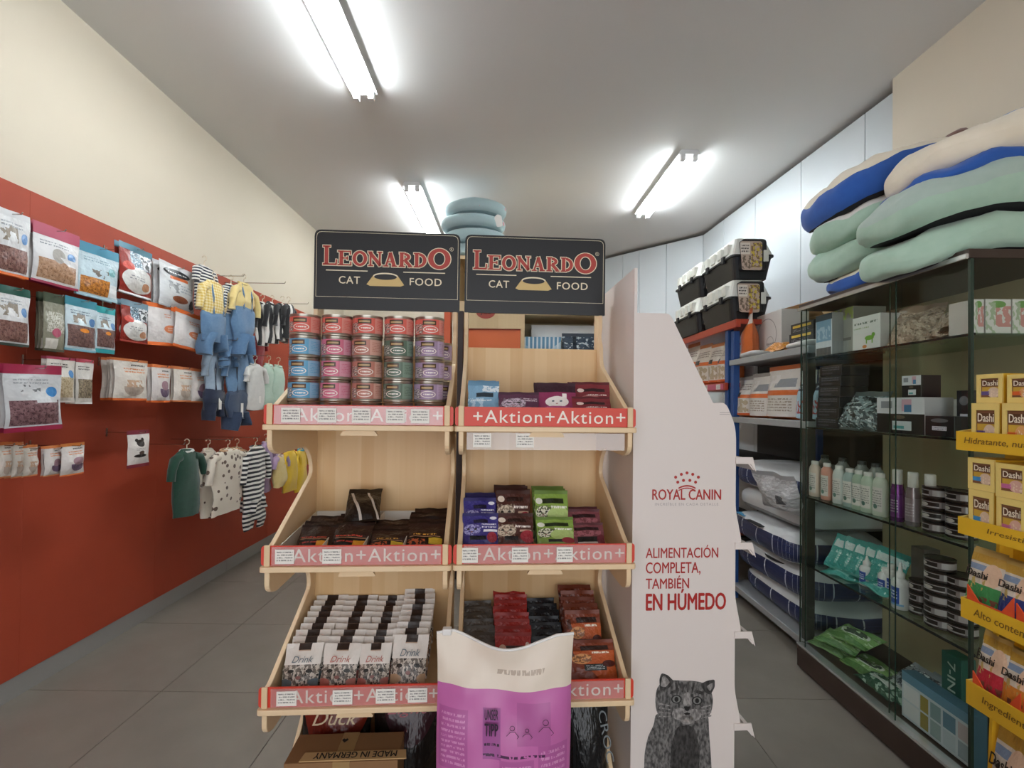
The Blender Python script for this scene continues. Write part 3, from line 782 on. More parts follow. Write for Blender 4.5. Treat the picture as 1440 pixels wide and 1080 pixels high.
for i, (x0, y0, x1, n, dd) in enumerate(((408, 731, 462, 3, 'choco2'), (458, 728, 515, 3, 'choco2'), (512, 736, 567, 3, 'choco'), (567, 725, 625, 4, 'choco'))):
    nm = ['leftmost', 'second', 'third', 'rightmost'][i]
    row(0, x0, y0+8, x1, 772, 1, .04, 52, n, .034, dd, '#241512', 'dark treat bag, '+nm+' compartment of the middle left tray, %s', G5, thick=.022, seed=i*4, name='treat_bag', cat='treat bag', lift=.004, rise=.004)
# white card tray with dividers that holds the treat bags
ct = thing('card_tray', MU[0] @ T(0, 0, ZT[1]+.0135), 'white cardboard tray with dividers under the dark treat bags', 'card tray')
b = MB(); b.box(.03, .285, 0, UW-.03, .289, .062); b.obj('rear_wall', white_card, ct)
for x in (.131, .229, .327):
    b = MB(); b.prism([(.03, 0), (.285, 0), (.285, .062), (.22, .060), (.03, .038)], x, x+.0018, plane='yz'); b.obj('divider', white_card, ct)
b = MB(); b.prism([(.03, 0), (.285, 0), (.285, .062), (.03, .038)], .030, .032, plane='yz'); b.obj('end_wall', white_card, ct)
# loose dark pouch with white bands lying on the treat bags
D['band'] = design('band', '#1d1412', '', [('d', 0, 0, 1, 1, .35, .42, '#cfc8bf'), ('d', 0, 0, 1, 1, .35, .50, '#1d1412'), ('d', 0, 0, 1, 1, .35, .92, '#cfc8bf'), ('d', 0, 0, 1, 1, .35, .99, '#1d1412')], up=0)
p = onU(0, 512, 722, .17)
pouch('treat_bag', MU[0] @ T(p.x, .14, p.z-.016) @ RZ(8) @ RX(-62), .095, .14, .03, D['band'], foilback('#1a1210'), 'black treat bag with two white bands thrown on top of the middle left tray', 'treat bag', G5, seed=9)


# ------------------------------------------------------------------ bottom of the left unit: two big bags and a carton
duckm = pm('duck_bag', '#1c1715', [('e', .5, .95, .52, .40, '#7b2a1b'), ('n', .6, .1, 1, .6, 8, .5, '#3d332b'), ('r', 0, .30, 1, .33, '#4a4038')], .25, bump=.2)
lightm = pm('light_bag', '#1b1614', [('e', .55, .95, .42, .36, '#3b1f26'), ('n', .3, .05, .9, .4, 7, .52, '#332b28')], .25, bump=.2)
script_cream = mat('script_cream', '#d9c3a0', .5); script_pink = mat('script_pink', '#a5636a', .5)
dk = foilback('#191412')
r = pouch('pet_food_bag', MU[0] @ T(.127, .17, .05) @ RX(-4), .19, .40, .10, duckm, dk, 'dark bag lettered Duck on the base of the left shelf unit', 'food bag', seed=3, top=.05, stand=True)
text('Duck', script_cream, r, -.05, .300, .07, .336, -.052, shear=.4)
r = pouch('pet_food_bag', MU[0] @ T(.325, .17, .05) @ RX(-4), .19, .40, .10, lightm, dk, 'dark bag lettered Light on the base of the left shelf unit', 'food bag', seed=4, top=.05, stand=True)
text('Light', script_pink, r, -.05, .315, .06, .350, -.052, shear=.4)
kraft = mat('kraft_card', '#8f6a45', .75, var=.06, vscale=20)
kraft2 = mat('kraft_card_pale', '#c3a06f', .75, var=.05, vscale=20)
cb = thing('shipping_carton', MU[0] @ T(.19, .012, .0505), 'brown shipping carton printed upside down, standing in front of the left unit base', 'carton')
b = MB(); b.box(-.135, 0, .0, .135, .10, .30); b.obj('carton_body', kraft, cb, bevel=.002)
b = MB(); b.box(-.02, -.0008, .24, .02, .10, .3012); b.obj('packing_tape', mat('tape', '#a58659', .3), cb)
b = MB(); b.prism([(-.10, .002), (.155, .002), (.15, .030), (-.095, .030)], .3015, .304, plane='xy'); fl_ = b.obj('flap', kraft2, cb)
text('MADE IN GERMANY', mat('ink_black', '#1d1a18', .7), fl_, -.12, -.012, .08, .008, 0, bold=.02, M=T(.01, .015, .3046) @ RX(-90) @ RY(180))
b = MB(); flat_polys(b, [[(0, -.012), (.012, .002), (.006, .010), (0, .005), (-.006, .010), (-.012, .002)]], 0, 0, 1, 1, 0); put('heart_mark', b.mesh('heart_mark', MATS['ink_black']), cb, T(-.01, .07, .3025) @ RX(-90) @ Matrix.Diagonal((.7, 1, .7, 1)))
# bottom of the right unit: dark sacks
sackm = pm('dark_sack', '#17181a', [('r', .15, .05, .2, .95, '#26282a'), ('n', .5, .1, 1, .5, 5, .55, '#2c2f31')], .22, bump=.3)
for i, x in enumerate((.10, .235, .37)):
    r = pouch('pet_food_bag', MU[1] @ T(x, .15, .05) @ RZ((-3, 2, 5)[i]) @ RX(-3), .135, .41, .09, sackm, foilback('#15161a'), 'black food sack under the right unit, '+['leftmost behind the pink bag', 'middle one behind the pink bag', 'rightmost beside the pink bag'][i], 'food bag', 'black sacks under the right unit', seed=11+i, top=.05, stand=True)
    if i == 2:
        text('CROC', mat('ink_grey', '#7d8486', .6), r, 0, 0, .14, .022, 0, M=T(.02, -.05, .33) @ RY(80))

# ------------------------------------------------------------------ the big pink bag leaning on the trays
pinkm = pm('pink_bag', '#c46cab', [('r', .02, .0, .16, .60, '#bb64a2'), ('r', .20, .02, .44, .26, '#b35c9b'), ('r', .47, .02, .72, .26, '#b35c9b'), ('r', .75, .02, .97, .26, '#b35c9b'),
      ('t', .22, .03, .42, .24, 9, '#d28fbf'), ('t', .49, .03, .70, .24, 9, '#d28fbf'), ('t', .77, .03, .95, .24, 9, '#d28fbf'),
      ('r', .20, .29, .44, .50, '#b05a9a'), ('r', .47, .29, .72, .50, '#b35e9d'), ('r', .75, .29, .97, .50, '#b35e9d'),
      ('t', .22, .30, .42, .48, 9, '#d28fbf'), ('t', .49, .30, .70, .48, 9, '#d28fbf'), ('t', .77, .30, .95, .48, 9, '#d28fbf'),
      ('r', .20, .53, .44, .62, '#b05a9a'), ('r', .47, .53, .72, .66, '#b35e9d'), ('r', .75, .53, .97, .70, '#b35e9d'),
      ('t', .49, .54, .70, .65, 6, '#d28fbf'), ('t', .77, .54, .95, .69, 8, '#d28fbf'),
      ('t', .05, .30, .16, .60, 14, '#d28fbf'), ('r', .02, .62, .24, .79, '#b35e9d'), ('t', .04, .63, .22, .78, 10, '#d28fbf'),
      ('r', .35, .66, .48, .80, '#a35597'), ('r', .60, .70, .84, .82, '#b5629f'), ('t', .35, .663, .80, .678, 1, '#4b254b'), ('t', .36, .69, .47, .705, 1, '#2c1430'), 
      ('r', 0, .855, 1, 1, '#e3d6c6'), ('t', .45, .895, .80, .93, 1, '#b9a897')], .32, bump=.25, bscale=4)
PBY = 1.005
pa, pb = onY(609, 1075, PBY), onY(806, 1075, PBY)
ptop = onY(700, 892, PBY+.02)
pbag = thing('pet_food_bag', T((pa.x+pb.x)/2, PBY, 0) @ RZ(1.0), 'large pink bag with cream top and zip, standing in front of the shelf units', 'food bag')
PW, PH = pb.x-pa.x, ptop.z
def pf(side):
    def fn(u, v):
        e = (4*u*(1-u))**.5
        th = .055*e*(1-v**3*.93)*min(1, (v+.02)/.08)**.5
        f = 1-(2*u-1)**2
        x = (u-.5)*PW*(1-.04*math.sin(v*PI)) + noise.noise(Vector((v*4, u*1.2, 3)))*.006
        dz = 0
        if v > .75: dz = -.030*((v-.75)/.25)**2*max(0, math.sin(min(1, max(0, (u-.12)/.75))*PI))+ .012*((v-.75)/.25)*(u-.5)
        cre = noise.noise(Vector((u*5, v*9, 1.3)))*.010 + noise.noise(Vector((u*2+v*6, v*3-u*4, 7.3)))*.014
        bend = .018*math.sin(u*PI*1.5+.8)*max(0, v-.6)/.4
        return (x, side*th - cre*(e*.9+.1) + bend + .02*v, v*PH+dz)
    return fn
b = MB(); b.grid(pf(-1), 26, 40, 0); b.grid(pf(1), 16, 20, 1, True); b.obj('bag_body', [pinkm, mat('bag_back', '#c7b8b8', .4)], pbag, True)
f1 = pf(-1)
zip_ = [Vector(f1(u/24, 1.0))+Vector((0, 0, .003)) for u in range(25)]
b = MB(); b.tube(zip_, .0032, 8); b.obj('zip_closure', mat('zip_white', '#e9e7e4', .3), pbag, True)
q = Vector(f1(.08, 1.0)); b = MB(); b.box(q.x-.012, q.y-.008, q.z-.005, q.x+.008, q.y+.008, q.z+.009); b.obj('zip_slider', MATS['zip_white'], pbag, bevel=.002)
ink_plum = mat('ink_plum', '#2c1230', .6)
def on_bag(body, u0, v0, u1, v1, **kw):
    a = Vector(f1((u0+u1)/2, (v0+v1)/2)); du = Vector(f1(u1, (v0+v1)/2))-Vector(f1(u0, (v0+v1)/2)); dv = Vector(f1((u0+u1)/2, v1))-Vector(f1((u0+u1)/2, v0))
    X = du.normalized(); Z = (dv-X*dv.dot(X)).normalized(); Y = Z.cross(X)
    M = Matrix((X, Y, Z)).transposed().to_4x4(); M.translation = a-Y*.006
    text(body, ink_plum, pbag, -du.length/2, -dv.length/2, du.length/2, dv.length/2, 0, M=M, **kw)
on_bag('UNSER', .365, .770, .465, .800, bold=.02)
on_bag('TIPP', .365, .725, .465, .762, bold=.03)
for cu, cv, s in ((.565, .735, 1), (.80, .755, 1.2), (.67, .735, .8)):      # little line drawings on the bag
    b = MB(); a = Vector(f1(cu, cv))+Vector((0, -.006, 0))
    pts = [ellipse(0, .012*s, .005*s, .005*s, 12), [(-.012*s, -.004*s), (-.004*s, .004*s), (.006*s, .004*s), (.014*s, -.006*s), (.010*s, -.010*s)]]
    b.tube([a+Vector((x, 0, z)) for x, z in pts[0]+pts[0][:1]], .0006, 4); b.tube([a+Vector((x, 0, z)) for x, z in pts[1]], .0006, 4)
    b.obj('line_drawing', ink_plum, pbag)

# ================================================================== white cardboard stand
card = mat('stand_card', '#e3dad5', .45, var=.02, vscale=3)
card_in = mat('stand_card_inner', '#d8d3ce', .5)
RCY = 1.245
MR = T(onY(893, 800, RCY).x, RCY, 0) @ RZ(YAW)
MRi = MR.inverted()
def onR(px, py, d=0):
    o = MRi @ O; w = MRi.to_3x3() @ ray(px, py); return o+w*((d-o.y)/w.y)
RL, RD = .42, onR(1034, 800).x
rc = thing('cardboard_stand', MR, 'tall white cardboard display stand with red lettering and a grey cat', 'display stand')
zA, zB = onR(906, 440).z, onR(1003, 567).z
xA, xB, zC = onR(941, 440).x, onR(1003, 567).x, onR(1035, 600).z
shelf_px = [(648, 1068), (768, 1066), (893, 1064), (1022, 1064)]
ol = [(0, 0, 0), (RD, 0, 0)]
zs = [onR(1040, q).z for q, _ in shelf_px]
prev = .02
for z in sorted(zs):
    ol += [(RD, prev+.03, .01), (RD, z-.004, 0), (RD+.016, z-.004, 0), (RD+.016, z+.02, .01), (RD, z+.10, .02)] if z < max(zs) else [(RD, prev+.03, .01)]
    prev = z+.12
ol += [(RD, zC, .05), (RD-.03, zB+.003, .03), (xB, zB, .004), (xA+.01, zA-.015, .012), (xA, zA, .012), (.0, zA, 0)]
ol = smooth_corner(ol, .004)
for yy in (0, RL-.006):
    b = MB(); b.prism(ol, yy, yy+.006, plane='xz'); o = b.obj('side_panel', card, rc)
    if yy == 0: front_panel = o
zT0, zT1 = onR(903, 377).z, zA+.06
b = MB(); b.prism([(0, 0), (RL, 0), (RL, zT0), (0, zT0)], -.008, 0, plane='yz'); b.obj('back_panel', card, rc)
for z in zs:
    sh = thing_part = MB(); sh.box(.0, .006, z-.004, RD+.03, RL-.006, z); so = sh.obj('shelf', card_in, rc)
    b = MB(); b.prism([(RD+.030, z-.003), (RD+.050, z-.026), (RD+.053, z-.024), (RD+.040, z+.006), (RD+.030, z+.006)], 0, RL, plane='xz'); b.obj('front_lip', card, so)
    b = MB(); b.prism([(RD-.002, z-.008), (RD+.040, z-.008), (RD+.056, z-.030), (RD+.046, z+.010), (RD-.002, z+.010)], -.003, 0, plane='xz'); b.obj('lip_end', card, so)
# small print on the shoulder tab, logo, slogan
rc_red = mat('print_red', '#c1272d', .5); pale_grey = mat('print_grey', '#b3aaa8', .5)
def rtext(body, x0, y0, x1, y1, m_, **kw):
    a, c = onR(x0, y1), onR(x1, y0); text(body, m_, front_panel, a.x, a.z, c.x, c.z, -.0006, **kw)
rtext('ROYAL CANIN', 917, 688, 1014, 703, rc_red, bold=.02)
rtext('INCREÍBLE EN CADA DETALLE', 921, 706, 1010, 711, pale_grey, spacing=1.25)
rtext('ALIMENTACIÓN', 908, 766, 1010, 785, rc_red, bold=.012)
rtext('COMPLETA,', 908, 790, 985, 809, rc_red, bold=.012)
rtext('TAMBIÉN', 908, 809, 969, 828, rc_red, bold=.012)
rtext('EN HÚMEDO', 908, 827, 1021, 859, rc_red, bold=.03)
b = MB()
lc = onR(965, 676)
def rp(px, py): p = onR(px, py); return (p.x, p.z)
for px, py in ((950, 671), (958, 667), (966, 665), (974, 667), (982, 671), (953, 678), (961, 675.5), (970, 675.5), (978, 678)):
    c = onR(px, py); flat_polys(b, [ellipse(c.x, c.z, .0042, .0042, 12)], 0, 0, 1, 1, -.0006)
for (yo, th) in ((682, 2.2), (685.5, 1.6)):
    for i in range(8):
        t0, t1 = i/8, (i+1)/8
        f = lambda t, dy: rp(954+24*t, yo+3.5*(2*t-1)**2+dy)
        flat_polys(b, [[f(t0, th), f(t1, th), f(t1, 0), f(t0, 0)]], 0, 0, 1, 1, -.0006)
b.obj('crown_emblem', rc_red, front_panel)
# the printed grey cat, laid in flat ink shapes
def ink(nm, c, c2=None, sc=120, thr=.5):
    if c2 is None: return mat(nm, c, .5)
    m, N, L, B = nt_new(nm); tc = N.new('ShaderNodeTexCoord'); mp = N.new('ShaderNodeMapping'); mp.inputs['Scale'].default_value = (1, 1, .45)
    nz = N.new('ShaderNodeTexNoise'); nz.inputs['Scale'].default_value = sc; nz.inputs['Detail'].default_value = 4
    rp_ = N.new('ShaderNodeValToRGB'); rp_.color_ramp.elements[0].position = thr-.12; rp_.color_ramp.elements[1].position = thr+.14
    rp_.color_ramp.elements[0].color = C(c); rp_.color_ramp.elements[1].color = C(c2)
    L.new(tc.outputs['Object'], mp.inputs[0]); L.new(mp.outputs[0], nz.inputs['Vector']); L.new(nz.outputs['Fac'], rp_.inputs[0]); L.new(rp_.outputs[0], B.inputs['Base Color'])
    B.inputs['Roughness'].default_value = .5
    return m
fur = ink('cat_fur', '#353434', '#82807e', 150); fur_d = ink('cat_fur_dark', '#1f1e1e', '#4a4847', 140); fur_l = ink('cat_fur_light', '#6a6766', '#a8a4a1', 160); inkb = ink('cat_ink', '#171616'); iris = ink('cat_iris', '#7d7e7b')
catp = []
def cshape(nm, pts, m_, lay):
    b_ = MB(); pp = [rp(*p) for p in pts]
    area = sum(pp[i][0]*pp[(i+1) % len(pp)][1]-pp[(i+1) % len(pp)][0]*pp[i][1] for i in range(len(pp)))
    if area < 0: pp = pp[::-1]
    flat_polys(b_, [pp], 0, 0, 1, 1, -.0005-.00012*lay); catp.append(b_.obj(nm, m_, front_panel))
def sm(pts, r=5):
    return [tuple(p) for p in smooth_corner([(a, b_, r) for a, b_ in pts], r, 3)]
def pell(cx, cy, rx, ry, n=20): return [(cx+rx*math.cos(2*PI*i/n), cy+ry*math.sin(2*PI*i/n)) for i in range(n)]
bot = 1150
cshape('printed_cat', sm([(905, bot), (906, 1060), (911, 1035), (920, 1018), (921, 1003), (996, 1003), (997, 1030), (1000, 1070), (1003, bot)], 8), fur, 1)
cshape('printed_cat', sm([(921, 985), (923, 968), (931, 958), (945, 956), (960, 957), (975, 957), (990, 960), (1000, 970), (1003, 985), (1000, 1003), (990, 1014), (970, 1022), (950, 1022), (932, 1014), (923, 1002)], 8), fur, 2)
cshape('printed_cat', sm([(928, 972), (927, 955), (930, 946), (939, 949), (948, 958), (940, 968)], 3), fur_d, 3)
cshape('printed_cat', sm([(984, 962), (994, 957), (1005, 955), (1005, 966), (999, 977), (992, 974)], 3), fur_d, 3)
cshape('printed_cat', sm([(952, 1020), (975, 1020), (984, 1050), (980, bot), (945, bot), (943, 1050)], 8), fur_d, 3)
cshape('printed_cat', pell(956, 1004, 11, 8.5), fur_l, 4); cshape('printed_cat', pell(976, 1005, 10, 8.5), fur_l, 4)
cshape('printed_cat', sm([(955, 1008), (966, 1005), (977, 1008), (974, 1017), (966, 1019), (958, 1017)], 5), fur_l, 4)
cshape('printed_cat', sm([(962, 974), (970, 974), (972, 992), (960, 992)], 3), fur_l, 3)
for ex in ((942, 976, 955, 972), (976, 973, 990, 978)): cshape('printed_cat', [(ex[0], ex[1]), (ex[2], ex[3]), (ex[2], ex[3]-5), (ex[0]+1, ex[1]-4)], fur_d, 3)
cshape('printed_cat', sm([(929, 965), (931, 951), (935, 950), (942, 959), (936, 966)], 2), fur_l, 4)
cshape('printed_cat', sm([(993, 965), (1002, 959), (1002, 966), (998, 972)], 2), fur_l, 4)
for cx, cy in ((951, 983), (980, 985)):
    cshape('printed_cat', pell(cx, cy, 7.5, 6.2), inkb, 4); cshape('printed_cat', pell(cx, cy, 5.6, 4.8), iris, 5); cshape('printed_cat', pell(cx, cy, 2.9, 3.6), inkb, 6)
cshape('printed_cat', sm([(961, 993), (971, 993), (969, 998), (966, 1000), (963, 998)], 1.5), inkb, 5)
for pts in (((949, 960), (952, 960), (954, 974), (951, 974)), ((957, 959), (960, 959), (961, 973), (959, 973)), ((966, 959), (969, 959), (968, 973), (966, 973)), ((974, 960), (977, 960), (974, 974), (972, 974))): cshape('printed_cat', list(pts), fur_d, 4)
for i in range(4):
    cshape('printed_cat', [(927, 988+6*i), (943, 992+5*i), (943, 993.2+5*i), (926, 990+6*i)], fur_l, 4)
    cshape('printed_cat', [(1000, 990+5*i), (986, 994+5*i), (986, 995.2+5*i), (1000, 992+5*i)], fur_l, 4)
cshape('printed_cat', sm([(961, 1003), (966, 1001), (971, 1003), (968, 1005), (964, 1005)], 1), inkb, 6)
rtext('=', 1012, 580, 1026, 583, pale_grey)
# white pouch boxes on the stand's shelves
for i, z in enumerate(zs):
    for j in range(2):
        carton('pouch_box', MR @ T(RD-.005, .095+j*.17, z+.0005) @ RZ(90), .14, .12, .085, pm('rc_box', '#e2e0dc', [('r', .1, .2, .9, .5, '#c33a38'), ('t', .1, .6, .9, .85, 2, '#777777')], .4), mat('rc_box_side', '#ddd8d2', .5),
               f'white pouch box on the white stand, {["top", "second", "third", "lowest"][i]} shelf, {["near", "far"][j]} one', 'box', 'boxes on the white cardboard stand')

# ================================================================== left wall: packets on hooks
def plain(c, rough=.35): return mat('plain_'+c, c, rough)
def wallbag(nm, base, win, food, dot=None, badge=None, extra=()):
    L = []
    if win: L += [('r',)+win+(food[0],), ('n',)+win+(14, .48, food[1]), ('n',)+win+(22, .58, food[2])]
    if dot: L += [('e', .80, .66, .11, .10, dot)]
    L += list(extra)
    if badge: L += [('t', .15, .80, .75, .92, 2, badge)]
    return pm('bag_'+nm, base, L, .28, bump=.35, bscale=5)
W = {}
W['brownwin'] = wallbag('brownwin', '#d9dadb', (.08, .03, .92, .45), ('#7b5650', '#8d6b62', '#5f423d'), '#5d8cc0', '#9aa0a6', [('n', .1, .55, .6, .85, 6, .52, '#8f8578')])
W['tanwin'] = wallbag('tanwin', '#dfdfe0', (.08, .05, .92, .5), ('#a98365', '#b8957a', '#8e6a50'), '#5d8cc0', '#8a9097', [('e', .5, .62, .14, .16, '#a7a39d'), ('d', .05, .45, .95, .6, 1.4, 1.35, '#dfdfe0')])
W['orangewin'] = wallbag('orangewin', '#bcd0d8', (.05, .03, .75, .42), ('#a9682c', '#c8843a', '#7d4a20'), '#6fa3a8', '#7d9aa8', [('n', .3, .45, .7, .65, 8, .55, '#6e655c'), ('r', .76, .05, .98, .35, '#e6e9ea')])
W['ovalred'] = wallbag('ovalred', '#8f2f27', (.3, .6, 1, 1), ('#7fa0b2', '#3f5a6b', '#dfe6ea'), None, None, [('e', .55, .32, .5, .30, '#e3e2de'), ('e', .22, .62, .16, .10, '#c9402f'), ('t', .2, .3, .7, .42, 2, '#8d9096'), ('e', .75, .2, .14, .1, '#b98564'), ('r', .62, .62, 1, 1, '#d7dade'), ('n', .62, .62, 1, 1, 9, .5, '#3d454b')])
W['badge'] = wallbag('badge', '#d3d6d8', None, None, None, None, [('e', .45, .85, .36, .10, '#23282d'), ('t', .2, .82, .7, .88, 1, '#e6e7e8'), ('r', .25, .68, .72, .76, '#c9622f'), ('n', .2, .35, .5, .62, 9, .5, '#8f9396'), ('e', .5, .2, .22, .09, '#8a4d36'), ('e', .88, .15, .1, .12, '#3a3c40'), ('t', .5, .38, .9, .6, 3, '#9aa7b4')])
W['olive'] = wallbag('olive', '#8b8a78', (.1, .35, .9, .8), ('#a6a596', '#c9c8bd', '#77755f'), None, None, [('e', .5, .35, .2, .1, '#b5566f'), ('r', .1, .0, .6, .22, '#d8d5cc')])
W['tealbag'] = wallbag('tealbag', '#c4d5dc', (.05, .05, .95, .55), ('#6f5552', '#83655f', '#5b4341'), '#4f7fb5', '#6a7d8c', [('e', .5, .44, .16, .05, '#e28a2c'), ('n', .2, .6, .6, .85, 6, .5, '#8b8277')])
W['orangehead'] = wallbag('orangehead', '#e3dedc', None, None, None, None, [('e', .75, .40, .28, .12, '#e2875a'), ('t', .55, .72, .95, .86, 2, '#dd8a63'), ('t', .6, .34, .92, .46, 2, '#f1d7c8'), ('r', .1, .3, .35, .8, '#e9e4e2')])
W['bowl'] = wallbag('bowl', '#e0d9d0', None, None, None, None, [('e', .55, .32, .32, .26, '#b7a79a'), ('r', .2, .32, .9, .60, '#e0d9d0'), ('n', .3, .30, .8, .5, 9, .45, '#c6a58a'), ('t', .25, .68, .9, .84, 2, '#dc8a55'), ('t', .5, .86, .92, .95, 1, '#4b4642')])
W['bowlmauve'] = wallbag('bowlmauve', '#ddd7d4', None, None, None, None, [('e', .62, .34, .32, .24, '#6c5a72'), ('r', .2, .36, .98, .60, '#ddd7d4'), ('e', .62, .46, .24, .14, '#a4828c'), ('t', .25, .68, .9, .84, 2, '#dc8a55'), ('t', .5, .86, .92, .95, 1, '#4b4642')])
W['bowlgrey'] = wallbag('bowlgrey', '#dedad7', None, None, None, None, [('e', .58, .30, .34, .22, '#5d666c'), ('r', .2, .30, .98, .60, '#dedad7'), ('e', .58, .34, .26, .10, '#8e979c'), ('t', .2, .66, .9, .82, 2, '#d98650'), ('t', .5, .86, .95, .96, 1, '#2f2c2a')])
W['bigred'] = wallbag('bigred', '#d3d6d9', (.06, .03, .94, .5), ('#75555a', '#8c6c70', '#55393e'), '#3b86c6', '#9ea4aa', [('n', .2, .62, .6, .8, 8, .6, '#777b7e'), ('r', .5, .45, .9, .56, '#d3d6d9')])
W['cream'] = wallbag('cream', '#ddd8d0', (.08, .08, .9, .58), ('#bfae8f', '#cdbd9f', '#a3906f'), '#4a8cc9', '#3d3a38', [])
W['mixwin'] = wallbag('mixwin', '#d8d4ce', (.08, .1, .9, .58), ('#837764', '#a2947d', '#5d5243'), None, '#4a4643', [('r', .1, .0, .9, .1, '#e4e1dc')])
W['clear'] = wallbag('clear', '#6d6560', (.1, .1, .9, .9), ('#6a605a', '#8d8178', '#4a413c'), None, None, [])
W['paw'] = wallbag('paw', '#e2ddd8', None, None, None, None, [('e', .5, .70, .16, .12, '#2b2827'), ('e', .36, .80, .07, .06, '#2b2827'), ('e', .62, .82, .07, .06, '#2b2827'), ('e', .5, .28, .28, .06, '#2b2827'), ('e', .52, .38, .12, .07, '#5b4a44'), ('t', .3, .45, .7, .55, 2, '#9a9490')])
wbc = {}
def hang(x0, y0, x1, y1, dsg, head, foot, label, off=.16, n=1, top=.14, bottom=.04, thick=.03, seed=0, name='treat_packet', behind=None, step=.018, tilt=0):
    X = REDX+off
    ym = (y0+y1)/2
    a, c = onX(x0, ym, X), onX(x1, ym, X); w = c.y-a.y
    z0, z1 = onX((x0+x1)/2, y1, X).z, onX((x0+x1)/2, y0, X).z
    for i in range(n):
        lb = label if i == 0 else (behind or label.split(' on ')[0]+' hanging behind it').strip()
        M = T(X-i*step, (a.y+c.y)/2+(random.uniform(-.006, .006) if i else 0), z0) @ RZ(90+random.uniform(-3, 3)) @ RY(tilt+random.uniform(-1, 1)*(1 if i else 0))
        if i:
            lb = f'{["", "second", "third", "fourth"][i]} packet on the hook of the {label}'
            lb = lb if len(lb.split()) <= 16 else lb.replace(' on the hook of the ', ' behind ')
            lb = ' '.join(lb.split()[:16]).rstrip(',')
        pouch(name, M, w, z1-z0, thick, W[dsg], plain('#b9b2ac'), lb, 'treat packet', 'treat packets on the red wall', seed=seed, header=plain(head), footer=plain(foot), top=top, bottom=bottom, wr=.005)
    yc, zc = (a.y+c.y)/2, z1-.012
    b_ = MB(); b_.tube([(REDX, yc, zc), (X+.03, yc, zc), (X+.036, yc, zc+.008)], .0022, 6); b_.tube([(REDX+.002, yc, zc-.02), (REDX+.002, yc, zc+.02)], .004, 6)
    b_.obj('hook', steel, red, True)
MAG, TEAL, ORG, BUR = '#9c2547', '#2f7f92', '#dd6a2c', '#7a2436'
hang(-8, 296, 41, 388, 'brownwin', '#cfd0d2', ORG, 'silver packet with blue dot and orange foot, top row far left', n=2, seed=1, top=.10)
hang(46, 320, 110, 402, 'tanwin', '#b04a62', MAG, 'white dog treat packet with magenta top, top row second from left', n=3, seed=2, top=.20)
hang(109, 346, 165, 420, 'orangewin', '#4f93ad', '#9ec0cc', 'teal topped packet with golden kibble window, top row', n=2, seed=3, top=.18)
hang(166, 347, 214, 416, 'ovalred', '#5b8a9c', '#d9d9d8', 'red sided packet with white oval label, upper of two', n=2, seed=4, top=.12, thick=.045)
hang(221, 374, 275, 435, 'badge', '#d5d8da', '#aab0b4', 'silver white bag with black oval badge, beside the striped tops', n=3, seed=5, top=.06, thick=.04)
hang(-6, 403, 40, 486, 'brownwin', '#24564a', '#3d4a44', 'white packet with dark green top, second row far left', n=2, seed=6, top=.14)
hang(60, 413, 91, 494, 'olive', '#3f4a38', '#5a5848', 'olive clear packet with pink dot, second row', n=3, seed=7, top=.16)
hang(90, 420, 136, 494, 'tealbag', TEAL, '#7fb0bf', 'white packet with teal blue top and orange sticker, second row', n=2, seed=8, top=.16)
hang(135, 432, 161, 497, 'tealbag', '#2f9aa0', '#2f9aa0', 'narrow packet with turquoise top and foot, second row', n=1, seed=9, top=.14, bottom=.09)
hang(170, 424, 207, 482, 'ovalred', '#6d8a99', '#a33a2f', 'red sided packet with white oval label, lower of two', n=2, seed=10, top=.14, thick=.04)
hang(209, 428, 250, 486, 'orangehead', ORG, ORG, 'white packet with orange top, second row, left of three', n=2, seed=11, top=.10, bottom=.08, tilt=-4)
hang(243, 438, 281, 491, 'orangehead', ORG, ORG, 'white packet with orange top, second row, middle of three', n=2, seed=12, top=.10, bottom=.07, off=.185, tilt=4)
hang(279, 450, 314, 500, 'bowlgrey', ORG, ORG, 'white packet with grey bowl picture, second row, right of three', n=2, seed=13, top=.08, bottom=.06, off=.18)
hang(8, 513, 87, 606, 'bigred', MAG, MAG, 'large clear window packet with magenta top and foot, front left of third row', n=3, seed=14, top=.14, bottom=.07, off=.26, tilt=-2)
hang(64, 502, 106, 566, 'cream', '#a33a52', '#d7cfc8', 'white packet with cream sticks and magenta top, third row', n=2, seed=15, top=.06)
hang(105, 505, 131, 568, 'mixwin', '#b03a4f', '#e4e1dc', 'narrow white packet with mixed bits, third row', n=3, seed=16, top=.08)
hang(158, 505, 208, 563, 'bowl', '#d97f4d', ORG, 'square white packet with brown bowl picture, third row', n=4, seed=17, top=.06, bottom=.05)
hang(213, 513, 239, 566, 'bowlmauve', '#d97642', ORG, 'narrow white packet with mauve bowl picture, third row', n=2, seed=18, top=.08, bottom=.05)
hang(243, 516, 272, 565, 'bowl', '#d97f4d', '#d97f4d', 'white packet with pale teal bowl, left of the last pair in third row', n=2, seed=19, top=.08)
hang(268, 519, 292, 566, 'bowlmauve', '#d97642', '#d97f4d', 'white packet with dark bowl, right of the last pair in third row', n=2, seed=20, top=.08)
for i, (x0, x1) in enumerate(((-4, 16), (15, 32))):
    hang(x0, 622, x1, 672, 'bowl', '#c9763f', '#cf8a5a', ['small orange topped packet, bottom row far left', 'small orange topped packet, bottom row second from left'][i], n=2, seed=21+i, top=.08)
hang(30, 626, 53, 670, 'bowl', '#cf7a3f', '#d08a5a', 'small orange topped packet with pale bowl, bottom row middle', n=2, seed=23, top=.08)
hang(62, 627, 86, 669, 'bowlmauve', '#cf7a3f', '#d08a5a', 'small packet with dark bowl, bottom row beside the end one', n=2, seed=24, top=.08)
